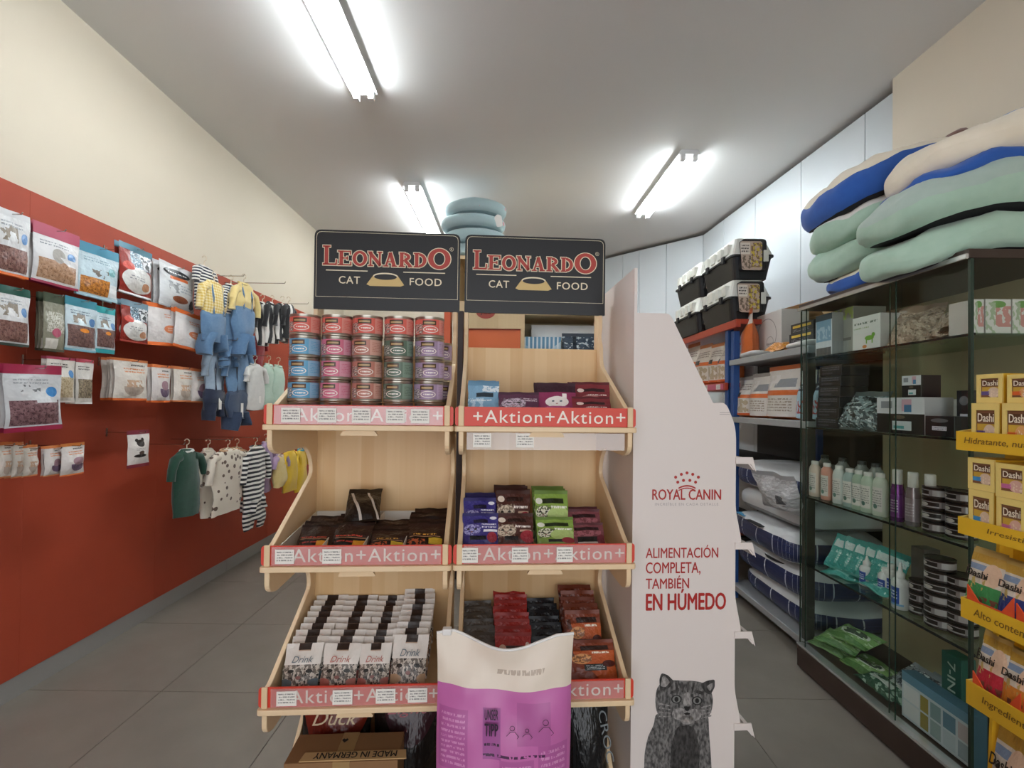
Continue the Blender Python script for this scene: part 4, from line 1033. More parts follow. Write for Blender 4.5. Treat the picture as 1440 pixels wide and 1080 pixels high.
hang(84, 623, 119, 668, 'bowlmauve', '#d4803f', '#d9783a', 'small packet with mauve bowl at the right end of the bottom row', n=1, seed=25, top=.10, off=.18)
hang(179, 605, 209, 657, 'paw', BUR, BUR, 'single paw print packet with burgundy ends on a lone hook', n=1, seed=26, top=.11, bottom=.09)

# ================================================================== pet clothes on hangers
def fabric(nm, c1, c2=None, kind='plain', sc=60, thr=.5, rough=.9):
    if nm in MATS: return MATS[nm]
    m, N, L, B = nt_new(nm); B.inputs['Roughness'].default_value = rough
    B.inputs['Sheen Weight'].default_value = .25
    tc = N.new('ShaderNodeTexCoord')
    if kind == 'plain' or c2 is None:
        nz = N.new('ShaderNodeTexNoise'); nz.inputs['Scale'].default_value = sc; L.new(tc.outputs['Object'], nz.inputs['Vector']); fac = nz.outputs['Fac']; c2 = c2 or c1
    else:
        sp = N.new('ShaderNodeSeparateXYZ'); L.new(tc.outputs['Object'], sp.inputs[0])
        def stripe(o, s):
            a = N.new('ShaderNodeMath'); a.operation = 'MULTIPLY'; a.inputs[1].default_value = s; L.new(o, a.inputs[0])
            f = N.new('ShaderNodeMath'); f.operation = 'FRACT'; L.new(a.outputs[0], f.inputs[0])
            g = N.new('ShaderNodeMath'); g.operation = 'LESS_THAN'; g.inputs[1].default_value = thr; L.new(f.outputs[0], g.inputs[0]); return g.outputs[0]
        if kind == 'stripe': fac = stripe(sp.outputs[2], sc)
        elif kind == 'vstripe': fac = stripe(sp.outputs[0], sc)
        elif kind == 'gingham':
            a, b_ = stripe(sp.outputs[0], sc), stripe(sp.outputs[2], sc)
            h = N.new('ShaderNodeMath'); h.operation = 'ADD'; L.new(a, h.inputs[0]); L.new(b_, h.inputs[1])
            k = N.new('ShaderNodeMath'); k.operation = 'MULTIPLY'; k.inputs[1].default_value = .5; L.new(h.outputs[0], k.inputs[0]); fac = k.outputs[0]
        elif kind == 'spots':
            vo = N.new('ShaderNodeTexVoronoi'); vo.inputs['Scale'].default_value = sc; L.new(tc.outputs['Object'], vo.inputs['Vector'])
            g = N.new('ShaderNodeMath'); g.operation = 'LESS_THAN'; g.inputs[1].default_value = thr; L.new(vo.outputs['Distance'], g.inputs[0]); fac = g.outputs[0]
    mx = N.new('ShaderNodeMix'); mx.data_type = 'RGBA'; mx.inputs['A'].default_value = C(c1); mx.inputs['B'].default_value = C(c2)
    L.new(fac, mx.inputs['Factor']); L.new(mx.outputs['Result'], B.inputs['Base Color'])
    MATS[nm] = m
    return m
hanger_pl = mat('hanger_plastic', '#d9c9b0', .3); hanger_cl = mat('hanger_clear', '#d8d4ca', .2)
def garment(x0, y0, x1, y1, body_m, label, off=.2, sleeve_m=None, legs=None, waist=.5, lower_m=None, collar_m=None, seed=0, hanger=True, tag_=False, thick=.05, group='pet clothes hanging on the red wall', lean=0, rot=0, sleeves=True, sleeve_len=.28):
    """little pet suit on a hanger, facing the aisle; origin at the collar"""
    X = REDX+off; ym = (y0+y1)/2
    a, c = onX(x0, ym, X), onX(x1, ym, X); w = c.y-a.y
    z0, z1 = onX((x0+x1)/2, y1, X).z, onX((x0+x1)/2, y0, X).z; h = z1-z0
    r = thing('pet_garment', T(X, (a.y+c.y)/2, z1) @ RZ(90+rot) @ RY(lean), label, 'pet clothes', group)
    def wob(p, s=.02):
        v_ = Vector(p)*9+Vector((seed*3.3, 0, seed)); return Vector(p)+Vector((noise.noise(v_), noise.noise(v_+Vector((7, 0, 0))), noise.noise(v_+Vector((0, 9, 0)))))*s
    def loft(nm, zs, ws, ts, m_, cx=None, parent=r):
        mb = MB()
        n = 14; path = []; rx = []; ry = []
        for i in range(n+1):
            t = i/n*(len(zs)-1); k = min(int(t), len(zs)-2); f = t-k; f = f*f*(3-2*f)
            path.append((0 if cx is None else cx[k]*(1-f)+cx[k+1]*f, 0, zs[k]+(zs[k+1]-zs[k])*(t-k))); rx.append(ws[k]*(1-f)+ws[k+1]*f); ry.append(ts[k]*(1-f)+ts[k+1]*f)
        mb.tube(path, rx, 18, ry=ry)
        ctr = Vector((0, 0, -h*.4))
        mb.v = [wob(v, .018) + Vector((0, math.sin(v.x*110+seed)*.004, 0)) for v in mb.v]
        return mb.obj(nm, m_, parent, True)
    t2 = thick/2
    zsplit = -h*(waist if lower_m else 1)
    hw = w/2
    loft('body', [0, -h*.06, -h*.2, zsplit*.7, zsplit*(1 if not legs else .9)], [hw*.35, hw*.62, hw*.72, hw*.74, hw*.66], [t2*.5, t2*.9, t2*1.2, t2*1.3, t2*1.0], body_m)
    if lower_m:
        zl = zsplit-(h+zsplit)*.62
        loft('lower_body', [zsplit+.01, zsplit-.02, (zsplit+zl)/2, zl-.015], [hw*.66, hw*.76, hw*.80, hw*.66], [t2*1.0, t2*1.3, t2*1.35, t2*1.0], lower_m)
        for s in (-1, 1): loft('trouser_leg', [zl+.03, (zl-h)/2, -h+.012*(s+1)], [hw*.38, hw*.36, hw*.33], [t2*1.05, t2*.95, t2*.75], lower_m, cx=[s*hw*.33, s*hw*.42, s*hw*.46])
        for s in (-1, 1):
            mb = MB(); mb.tube([(s*hw*.30, -t2*1.25, zsplit), (s*hw*.32, -t2*1.15, zsplit*.5), (s*hw*.30, -t2*.5, -h*.04)], .006, 6); mb.obj('strap', lower_m, r, True)
    if legs:
        zl = -h*.62
        for s in (-1, 1): loft('leg', [zl, (zl-h)/2, -h], [hw*.36, hw*.30, hw*.26], [t2*.9, t2*.8, t2*.6], legs, cx=[s*hw*.34, s*hw*.42, s*hw*.40])
    if sleeves:
        for s in (-1, 1):
            mb = MB(); L_ = h*sleeve_len
            mb.tube([wob(p, .008) for p in ((s*hw*.45, 0, -h*.10), (s*hw*.75, -.006, -h*.13), (s*hw*.92, -.012, -h*.13-L_*.5), (s*hw*.95, -.010, -h*.13-L_))], [t2*1.0, t2*1.0, t2*.85, t2*.8], 10); mb.obj('sleeve', sleeve_m or body_m, r, True)
    mb = MB()
    pts = [(hw*.36*math.cos(q*PI/6), t2*.6*math.sin(q*PI/6), -.004+.006*math.sin(q*PI/6)) for q in range(13)]
    mb.tube(pts, .007, 6); mb.obj('collar', collar_m or sleeve_m or body_m, r, True)
    if hanger:
        mb = MB(); mb.tube([(-hw*.7, 0, -h*.09), (-hw*.3, 0, -.01), (0, 0, .008), (hw*.3, 0, -.01), (hw*.7, 0, -h*.09)], .004, 6)
        mb.tube([(0, 0, .008), (0, 0, .03)]+[(0, -.014*math.sin(q*PI/5)*1, .045-.016*math.cos(q*PI/5)) for q in range(1, 8)], .0028, 6); mb.obj('hanger', hanger_pl, r, True)
    if tag_:
        mb = MB(); mb.box(-.012, -t2-.012, -h*.86, .014, -t2-.010, -h*.70); mb.obj('price_tag', mat('tag_white', '#e8e5e0', .6), r)
    return r
denim = fabric('denim_mid', '#4f7194', '#6687a8', sc=70); denim_d = fabric('denim_dark', '#2b3a52', '#3b4c66', sc=70); navy = fabric('navy_cloth', '#1d2536', '#27314a', sc=50)
stripe_n = fabric('navy_stripe', '#e4e2dc', '#23283a', 'stripe', 55); stripe_b = fabric('bold_stripe', '#e9e6df', '#1c1f26', 'stripe', 34)
ging = fabric('yellow_gingham', '#e9d9a6', '#cfae52', 'gingham', 60); yel = fabric('yellow_cloth', '#e3cf93', '#d8bf78', sc=40)
bw = fabric('cow_patch', '#e6e3dd', '#18181a', 'vstripe', 14, .55); green = fabric('dark_green', '#14382a', '#1d4a38', sc=40)
bear = fabric('bear_print', '#d9cfbf', '#5f4c40', 'spots', 23, .30); white_c = fabric('white_cloth', '#d9d7d2', '#c4c3bf', sc=40); mint = fabric('mint_cloth', '#bfd4c4', '#a9c4b2', sc=40)
grey_b = fabric('grey_blue', '#9eb0c0', '#8597aa', sc=50); red_c = fabric('red_cloth', '#a3282c', '#86202a', sc=40); brightyel = fabric('bright_yellow', '#e8c52c', '#d9ae1f', sc=30); lilac = fabric('lilac_cloth', '#b39ab8', '#9c83a6', sc=40); cyan_c = fabric('cyan_cloth', '#3fa3bd', '#3391ad', sc=30)
leopard = fabric('leopard', '#b78d66', '#4a3526', 'spots', 60, .35)
garment(272, 374, 300, 436, stripe_n, 'navy and white striped top behind the yellow gingham shirt', off=.20, seed=1)
garment(276, 396, 322, 500, ging, 'yellow gingham shirt with blue denim overalls, first on the hook', off=.25, lower_m=denim, waist=.45, seed=2)
garment(308, 400, 338, 520, stripe_n, 'striped navy top with denim dungarees between two yellow outfits', off=.25, lower_m=denim, waist=.36, seed=3, sleeves=True)
garment(322, 398, 360, 502, yel, 'pale yellow hooded outfit with denim dungarees, beside the black ones', off=.29, lower_m=denim, waist=.36, seed=4)
garment(318, 492, 348, 528, denim, 'blue denim trousers hanging below the dungarees', off=.22, seed=31, sleeves=False)
for i, x in enumerate((356, 370, 384, 396)):
    garment(x, 426+i, x+(24 if i < 3 else 18), 486-i*3, bw, f'black and white patched suit, {["first", "second", "third", "last"][i]} on the top far hook', off=.28+.03*i, seed=5+i, sleeve_m=fabric('black_plush', '#17171a', '#232326', sc=30), thick=.04, sleeve_len=.5)
garment(350, 475, 372, 515, red_c, 'dark red suit behind the black and white ones', off=.12, seed=9)
garment(284, 488, 318, 590, grey_b, 'grey blue shirt with white tag, second row', off=.20, lower_m=navy, waist=.6, seed=10, tag_=True)
garment(312, 480, 352, 604, denim, 'blue denim suit with dark trousers, second row', off=.24, lower_m=denim_d, waist=.58, legs=None, seed=11, tag_=True)
garment(338, 512, 356, 560, red_c, 'red hooded suit between denim and white ones', off=.16, seed=12)
garment(343, 512, 372, 576, white_c, 'white and grey ruffled suit, second row', off=.27, seed=13, tag_=True)
garment(366, 512, 388, 574, mint, 'mint green overalls, left one of the pair', off=.27, seed=14, sleeves=False)
garment(380, 514, 401, 568, mint, 'mint green overalls, right one next to the tins', off=.30, seed=15, sleeves=False)
garment(237, 633, 284, 726, green, 'dark green plush suit with white trim, bottom row left', off=.20, seed=16, sleeve_m=green, collar_m=white_c)
garment(276, 632, 306, 728, bear, 'cream bear print suit behind the front one', off=.18, seed=17, sleeve_len=.4)
garment(290, 632, 345, 722, bear, 'cream bear print suit with dark cuffs, front of bottom row', off=.24, seed=18, collar_m=leopard, sleeve_len=.35)
garment(318, 630, 346, 700, leopard, 'leopard trimmed suit behind the bear print suit', off=.19, seed=19)
garment(338, 628, 376, 742, stripe_b, 'black and white striped long suit with narrow legs', off=.26, seed=20, legs=stripe_b, sleeve_len=.3)
garment(362, 622, 384, 690, lilac, 'lilac suit behind the striped long one', off=.2, seed=21)
garment(382, 640, 403, 684, yel, 'pale cream bunny suit near the yellow ones', off=.26, seed=22, sleeve_m=lilac)
garment(394, 634, 420, 690, brightyel, 'bright yellow suit with pale ears, left of pair', off=.26, seed=23)
garment(412, 632, 433, 690, brightyel, 'bright yellow suit touching the wooden shelf side', off=.26, seed=24, collar_m=cyan_c)
# rails the clothes hang from
for px, py, off in ((322, 388, .34), (366, 398, .42), (402, 427, .42), (352, 500, .36), (312, 478, .34), (300, 618, .36), (256, 625, .26), (345, 615, .34), (402, 622, .34)):
    p = onX(px, py, REDX+.25)
    b = MB(); b.tube([(REDX, p.y, p.z), (REDX+off, p.y, p.z), (REDX+off+.006, p.y, p.z+.012)], .0026, 6); b.obj('hook', steel, red, True)

# ================================================================== tall shelf behind the units, round cushions on it
beech = wood_mat('beech', '#cbb083', '#dcc59c', 'x', 6)
BY = 3.55
bx0, bx1 = onY(640, 450, BY).x, onY(850, 450, BY).x
bt = 2.36
bk = thing('tall_shelf', T(bx0, BY, 0), 'tall beech shelf seen between the signs and the wooden units', 'shelf')
bw_ = bx1-bx0
for x in (0, bw_*.44, bw_-.03):
    b = MB(); b.box(x, 0, 0, x+.03, .40, bt); b.obj('upright', beech, bk)
zb = [.08, .55, 1.0, onY(750, 492, BY).z-.10, onY(750, 450, BY).z+.04, bt-.03]
for z in zb:
    b = MB(); b.box(.03, .002, z, bw_-.03, .40, z+.025); b.obj('shelf_board', beech, bk)
b = MB(); b.box(0, .40, 0, bw_, .41, bt); b.obj('back_board', mat('cream_board', '#cfc29f', .6), bk)
zsh = zb[3]+.0255
def bpx(x0, y0, x1, y1, nm, front, side, label, cat, dep=.25, dy=.02):
    a, c = onY(x0, y1, BY+dy), onY(x1, y0, BY+dy)
    return carton(nm, T((a.x+c.x)/2, BY+dy, zsh), c.x-a.x, dep, c.z-zsh, front, side, label, cat)
bpx(655, 461, 732, 490, 'storage_crate', pm('crate_front', '#e0703a', [('r', 0, .92, 1, 1, '#c0452a'), ('d', 0, 0, 1, 1, -1.2, .75, '#d56532')], .4), plain('#d56532'), 'orange storage crate on the tall shelf behind the right sign', 'crate')
bpx(747, 458, 842, 476, 'white_case', pm('case_front', '#e3e6e6', [('r', 0, .55, 1, .6, '#c5caca')], .4), plain('#dfe2e2'), 'white case behind the blue packs on the tall shelf', 'case', dy=.14, dep=.2)
bpx(737, 474, 789, 492, 'burst_box', pm('burst_front', '#8fb9cf', [('d', 0, 0, 1, 1, 1.2, .8, '#5e93b4'), ('d', 0, 0, 1, 1, -.8, .35, '#b7d4e2'), ('s', 0, 0, 1, 1, 9, .4, '#dfe9ef', 'u'), ('t', .2, .2, .8, .5, 2, '#2f4d66')], .4), plain('#7fa9bf'), 'pale blue sunburst box on the tall shelf', 'box', dep=.12)
a = onY(815, 471, BY+.07)
pouch('plastic_pack', T(a.x, BY+.06, zsh), .28, a.z-zsh+.01, .06, pm('pack_blue', '#3b4d5e', [('n', 0, 0, 1, 1, 8, .58, '#c5d2da'), ('r', .3, 0, .4, 1, '#1d2a36')], .15, bump=.6), plain('#2c3b4a'), 'dark blue plastic pack on the tall shelf beside the sunburst box', 'pack', seed=2)
a = onY(683, 447, BY-.001)
b = MB(); flat_polys(b, [ellipse(0, 0, .075, .055)], 0, 0, 1, 1, 0); bd = put('round_badge', b.mesh('round_badge', plain('#a5402f')), bk, T(a.x-bx0, -.002, zb[4]+.02))
b = MB(); b.box(0.03, 0, zb[4]-.11, bw_*.44, .012, zb[4]+.10); b.obj('fascia', beech, bk)
text('JGS', mat('badge_dark', '#3a1c16', .6), bk, a.x-bx0-.04, zb[4]-.008, a.x-bx0+.04, zb[4]+.03, -.004)
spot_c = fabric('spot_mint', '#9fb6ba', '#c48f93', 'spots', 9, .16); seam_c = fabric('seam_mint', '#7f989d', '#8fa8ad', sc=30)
pc = onY(667, 300, BY+.2)
CR = (onY(713, 300, BY+.2).x-onY(622, 300, BY+.2).x)
for i in range(4):
    ty = bt+.0005+.118*i
    sc_ = (1.0, 1.0, .99, .95)[i]
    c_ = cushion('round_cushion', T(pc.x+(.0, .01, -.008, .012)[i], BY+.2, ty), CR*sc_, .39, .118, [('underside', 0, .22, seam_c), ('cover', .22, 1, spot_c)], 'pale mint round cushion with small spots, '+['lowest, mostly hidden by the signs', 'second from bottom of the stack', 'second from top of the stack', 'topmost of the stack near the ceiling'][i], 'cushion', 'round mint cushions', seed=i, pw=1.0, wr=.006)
    if i == 2:
        b = MB(); b.prism(smooth_corner([(-.022, -.10), (.022, -.10), (.03, -.02), (0, 0), (-.03, -.02)], .012), 0, .002, plane='xz'); put('hang_tag', b.mesh('hang_tag', mat('tag_white', '#e8e5e0', .6)), c_, T(CR*.38, -.18, .09) @ RY(-12))
# red stock post above the left unit; dark box added to darken the units' gap
for i, (x0, y0, x1, y1, cc, nm, lab) in enumerate(((624, 434, 634, 478, '#c8572f', 'post', 'narrow orange post behind the tins'), (641, 437, 652, 480, '#2b1a18', 'box', 'dark brown filler box, added to darken the gap between the two units'))):
    a, c = onY(x0, y1, 3.2), onY(x1, y0, 3.2)
    b = MB(); b.box(a.x, 3.2, 0, c.x, 3.3, c.z); b.obj('stock_'+nm, plain(cc), None, label=lab, cat=nm, bevel=.004)

# ================================================================== right side: storage racks behind the glass cabinet
RX0 = 1.435
rack_grey = mat('rack_grey', '#a9adb0', .4, metal=.3); rack_red = mat('rack_red', '#b2432c', .4); rack_blue = mat('rack_blue', '#27508f', .4); rack_dark = mat('rack_dark', '#33302d', .7)
ZS1, ZS2 = 1.515, 1.150
YN, YF = 2.22, 2.99
nr = thing('storage_rack', T(RX0, YN, 0), 'grey shelf rack with pet food bags, just behind the glass cabinet', 'rack')
for yy in (.0, YF-YN-.04):
    for xx in (.005, .54):
        b = MB(); b.box(xx, yy, 0, xx+.04, yy+.04, 1.70 if yy else ZS1-.036); b.obj('upright', rack_blue if yy else rack_dark, nr, bevel=.003)
for z in (ZS1, ZS2, .10):
    b = MB(); b.box(0, -.01, z-.035, .60, YF-YN+.01, z); b.obj('shelf_board', rack_grey, nr, bevel=.003)
b = MB(); b.box(.59, 0, 0, .60, YF-YN, 1.70); b.obj('back_sheet', rack_dark, nr)
fr_ = thing('storage_rack', T(RX0, 3.03, 0), 'red beam rack holding the pet carriers, farther back', 'rack')
LR = 1.15
for yy in (.0, LR-.04):
    for xx in (.005, .54):
        b = MB(); b.box(xx, yy, 0, xx+.04, yy+.04, 1.74); b.obj('upright', rack_blue, fr_, bevel=.003)
ZR1, ZR2 = 1.765, 1.372
for z in (ZR1, ZR2, .85, .35):
    b = MB(); b.box(-.012, -.14 if z == ZR1 else .0, z-.05, .02, LR, z); b.obj('beam', rack_red, fr_, bevel=.003)
    b = MB(); b.box(.02, -.14 if z == ZR1 else .0, z-.03, .58, LR, z); b.obj('shelf_board', rack_red if z > 1 else rack_dark, fr_)
    if z == ZR2:
        b = MB(); b.box(-.0145, .02, z-.044, -.0125, LR-.05, z-.006); lr = b.obj('label_rail', mat('rail_pink', '#c75a78', .4), fr_)
        for q in range(5):
            b = MB(); b.box(-.0165, .06+q*.2, z-.042, -.0147, .12+q*.2, z-.008); b.obj('shelf_label', tag_paper, lr)
b = MB(); b.box(.585, 0, 0, .595, LR, 1.74); b.obj('back_sheet', rack_dark, fr_)

# ------------------------------------------------------------------ pet carriers
car_black = mat('carrier_black', '#1b1c1f', .45); car_white = mat('carrier_white', '#dedfd8', .4); car_door = mat('carrier_grid', '#3a3a3c', .4, metal=.4)
car_label = pm('carrier_label', '#c9b4a4', [('n', .5, .1, 1, .95, 6, .5, '#8a6f52'), ('n', .5, .1, 1, .95, 9, .55, '#d9c34a'), ('r', 0, .55, .45, .95, '#e8e0d6'), ('t', .05, .6, .4, .9, 3, '#3a3330'), ('n', .0, .05, .5, .5, 8, .5, '#7a6a5c')], .4)
def carrier(x, y, z, label, w=.265, l=.47, h=.262):
    r = thing('pet_carrier', T(x, y, z), label, 'pet carrier', 'plastic pet carriers on the red rack')
    hb, ht = h*.52, h
    def shell(z0, z1, i0, i1, nm, m_):
        b_ = MB(); n = len(b_.v); ring = []
        for zz, ins in ((z0, i0), (z1, i1)):
            ring.append([tuple(p) for p in smooth_corner([(ins, ins, .03), (w-ins, ins, .03), (w-ins, l-ins, .03), (ins, l-ins, .03)], .03, 3)])
        k = len(ring[0]); b_.v = [Vector((p[0], p[1], z0)) for p in ring[0]]+[Vector((p[0], p[1], z1)) for p in ring[1]]
        for i in range(k): b_.face((i, (i+1) % k, k+(i+1) % k, k+i))
        b_.face(range(k-1, -1, -1)); b_.face(range(k, 2*k))
        return b_.obj(nm, m_, r, False)
    shell(0, hb, .028, .006, 'base_tub', car_black); shell(hb, hb+.012, -.004, -.004, 'rim', car_black); top = shell(hb+.012, ht, .0, .035, 'top_shell', car_white)
    for i in range(4):      # raised ribs on the shell
        b_ = MB(); y0 = .06+i*.1; b_.box(-.003, y0, hb+.03, .03, y0+.055, h-.03); b_.obj('rib', car_white, top, bevel=.004)
    for yy in (.1, .34):
        b_ = MB(); b_.box(-.012, yy, hb-.015, .004, yy+.035, hb+.03); b_.obj('latch', car_black, r, bevel=.003)
    b_ = MB(); b_.prism(smooth_corner([(.045, .05), (w-.045, .05), (w-.055, h-.018), (.055, h-.018)], .02), -.006, .03); d_ = b_.obj('door', car_door, r)
    for i in range(6):
        b_ = MB(); xx = .062+i*(w-.124)/5; b_.box(xx-.002, -.010, .06, xx+.002, -.006, h-.03); b_.obj('bar', car_black, d_)
    b_ = MB(); b_.prism(smooth_corner([(.055, .045), (w-.085, .045), (w-.085, h-.035), (.04, h-.035)], .015), -.014, -.0115); b_.obj('card_label', car_label, d_)
    b_ = MB(); b_.box(w-.075, -.018, h*.38, w-.045, -.008, h*.66); b_.obj('door_handle', car_white, d_, bevel=.003)
    return r
for i, (y, fz) in enumerate(((2.92, 'near'), (3.41, 'far'))):
    for j in range(2):
        carrier(1.40+(.012 if j else 0)-(.015 if i else 0), y-.005*j, ZR1+.001+j*.266, f'black and white pet carrier, {["lower", "upper"][j]} one of the {fz} stack')

# ------------------------------------------------------------------ bags and boxes on the racks
RG = 'bags on the storage racks'
def rk(nm, kind, x0, y0, x1, y1, X, z, label, cat, front, back, dep=.10, seed=0, rot=0, head=None, foot=None, group=None, top=.08, h=None, stand=True, bottom=.05):
    ym = (y0+y1)/2
    a, c = onX(x0, ym, X), onX(x1, ym, X); w = a.y-c.y
    zt = onX((x0+x1)/2, y0, X).z if h is None else z+h
    M = T(X, (a.y+c.y)/2, z+.0005) @ RZ(-90+rot)
    if kind == 'bag': return pouch(nm, M @ T(0, dep/2, 0), w, zt-z, dep, front, back, label, cat, group, seed=seed, header=head, footer=foot, top=top, bottom=bottom, stand=stand)
    return carton(nm, M, w, dep, zt-z, front, back, label, cat, group)
org_bag = pm('org_bag', '#d9d4cc', [('r', 0, .0, 1, .06, '#d2622a'), ('r', 0, .48, 1, .58, '#d86f35'), ('r', .25, .52, .6, .64, '#3a352f'), ('n', .2, .08, .9, .45, 5, .48, '#b7a98f'), ('t', .2, .7, .9, .9, 3, '#8a8078')], .35, bump=.2)
org_bag2 = pm('org_bag2', '#dad6cf', [('r', 0, .45, 1, .56, '#d86f35'), ('t', .1, .1, .9, .4, 5, '#9b8f80'), ('r', .45, .62, .95, .80, '#8d9296'), ('n', .1, .6, .5, .9, 6, .5, '#e6e3df')], .35, bump=.2)
orange = plain('#cf6a30')
blue_bag = pm('blue_bag', '#a9c8d6', [('r', 0, .62, 1, .78, '#27364f'), ('t', .1, .64, .9, .76, 1, '#e6ebee'), ('n', .1, .1, .9, .4, 7, .5, '#b24a4a'), ('r', 0, .8, 1, 1, '#dfe3e4')], .35, bump=.15)
for i, (x0, y0, x1) in enumerate(((1027, 530, 1048), (1046, 525, 1070), (1068, 514, 1110))):
    rk('pet_food_bag', 'bag', x0, y0, x1, 586, RX0+.03, ZS2, 'orange and white food bag on the grey rack, '+['leftmost with picture', 'middle one', 'largest at the right'][i], 'food bag', [org_bag, org_bag2, org_bag2][i], orange, dep=.12, seed=40+i, head=orange if i == 2 else plain('#9a938c'), foot=orange, group=RG)
rk('pet_food_bag', 'bag', 1036, 512, 1046, 533, RX0+.28, ZS2, 'small orange and white bag tucked behind the leftmost one', 'food bag', org_bag, orange, dep=.06, seed=47, head=orange, group=RG)
rk('pet_food_bag', 'bag', 1112, 521, 1135, 588, RX0+.03, ZS2, 'pale blue bag with navy band, beside the large orange bag', 'food bag', blue_bag, plain('#c9d3d6'), dep=.10, seed=44, group=RG)
rk('pet_food_bag', 'bag', 1137, 519, 1150, 590, RX0+.03, ZS2, 'pale blue bag with navy band, seen through the glass edge', 'food bag', blue_bag, plain('#c9d3d6'), dep=.10, seed=45, group=RG)
rk('pet_food_bag', 'bag', 1030, 436, 1054, 502, RX0+.04, ZS1, 'tall orange and white bag on the top grey shelf', 'food bag', pm('tall_bag', '#dcd7d0', [('r', .55, 0, 1, .75, '#cf6a30'), ('n', .05, .1, .55, .7, 6, .5, '#9fb0b8'), ('r', 0, .3, .5, .36, '#c9402f')], .35, bump=.2), orange, dep=.10, seed=46, rot=-18, group=RG, top=.12)
rk('dog_cone_box', 'box', 1059, 441, 1099, 488, RX0+.15, ZS1, 'white box with a circle line drawing on the top grey shelf', 'box', pm('circle_box', '#dcdcd9', [('e', .5, .5, .34, .38, '#8f8f8d'), ('e', .5, .5, .325, .365, '#dcdcd9'), ('e', .62, .35, .12, .12, '#a9a9a6'), ('e', .62, .35, .105, .105, '#dcdcd9'), ('t', .5, .25, .8, .35, 1, '#8a8a88')], .5), plain('#d3d3d0'), dep=.16)
kb = thing('open_carton', T(RX0+.36, 2.78, ZS1) @ RZ(-84), 'open brown cardboard carton with raised flaps on the top grey shelf', 'carton')
b = MB(); b.box(-.13, 0, 0, .13, .18, .24); b.obj('carton_body', mat('kraft_mid', '#b38b60', .8, var=.05), kb, bevel=.003)
for s, an in ((0, 40), (1, -30)):
    b = MB(); b.box(-.13, -.002, 0, .13, .002, .10); put('flap', b.mesh('flap', MATS['kraft_mid']), kb, T(0, s*.18, .24) @ RX(an))
b = MB(); b.box(-.002, 0, 0, .002, .18, .11); put('flap', b.mesh('flap', MATS['kraft_mid']), kb, T(-.13, 0, .24) @ RY(-50))
pa_ = onX(1095, 482, RX0+.06)
pouch('crinkled_packet', T(RX0+.02, pa_.y, ZS1+.012) @ RZ(-80) @ RX(-68), .13, .17, .05, pm('amber_pack', '#d8902f', [('n', 0, 0, 1, 1, 5, .55, '#c2761d')], .3, bump=.6), plain('#c9802a'), 'crinkled amber orange packet lying on the top grey shelf', 'packet', seed=51, wr=.012)
for i, (px, w_) in enumerate(((1060, .20), (1128, .16))):
    q = onX(px, 494, RX0+.05)
    cushion('white_packet', T(RX0+.10, q.y, ZS1), .20, w_, .035, [('film', 0, 1, mat('white_film', '#d3d3d1', .35))], ['flat white plastic packet under the amber one', 'flat white plastic packet at the near end of the top shelf'][i], 'packet', seed=52+i, wr=.008)
for i in range(2):
    rk('dark_box', 'box', 1112+2*i, 0, 1146, 0, RX0+.07+.02*i, ZS1+.036+i*.055, 'black box with yellow stripe on the top grey shelf, '+['lower', 'upper'][i]+' one', 'box', pm('yellow_stripe_box', '#2b2b33', [('r', .1, .55, .9, .8, '#d9b545'), ('t', .1, .15, .8, .45, 2, '#8f8f95')], .4), plain('#26262c'), dep=.14, h=.053)
# far red rack: orange bags in a white display tray, and grey bags below
for i, (x0, x1) in enumerate(((958, 971), (971, 988), (991, 1003), (1002, 1014), (1014, 1024))):
    rk('pet_food_bag', 'bag', x0, 483+(i % 2)*2-(3 if i == 3 else 0), x1+3, 533, RX0+.03, ZR2, 'small orange and white bag on the red rack, '+['first', 'second', 'third', 'fourth', 'fifth'][i]+' from the far end', 'food bag', org_bag, orange, dep=.12, seed=60+i, head=plain('#c8763f') if i != 3 else plain('#d8d4cf'), foot=orange, group='small bags on the red rack', rot=(0, 0, 5, -10, 0)[i])
b = MB(); b.box(RX0+.20, 3.08, ZR2+.0005, RX0+.21, 4.1, ZR2+.25); b.obj('display_backing', plain('#d2cfc9'), None, label='white backing card behind the small orange bags on the red rack', cat='card')
for i, (px, py, m_) in enumerate(((1008, 560, '#5c6066'), (1024, 562, '#c9ccd0'))):
    q = onX(px, 575, RX0+.1)
    pouch('folded_pack', T(RX0+.05, q.y, .851) @ RZ(-90) @ RX(-20), .22, .33, .10, pm('pack%d' % i, m_, [('n', 0, 0, 1, 1, 5, .52, '#e1e3e5'), ('r', .3, .4, .8, .6, '#22262b')], .4, bump=.5), plain(m_), ['grey plastic pack below the red label rail', 'white and black plastic pack below the red label rail'][i], 'pack', seed=70+i, wr=.01)

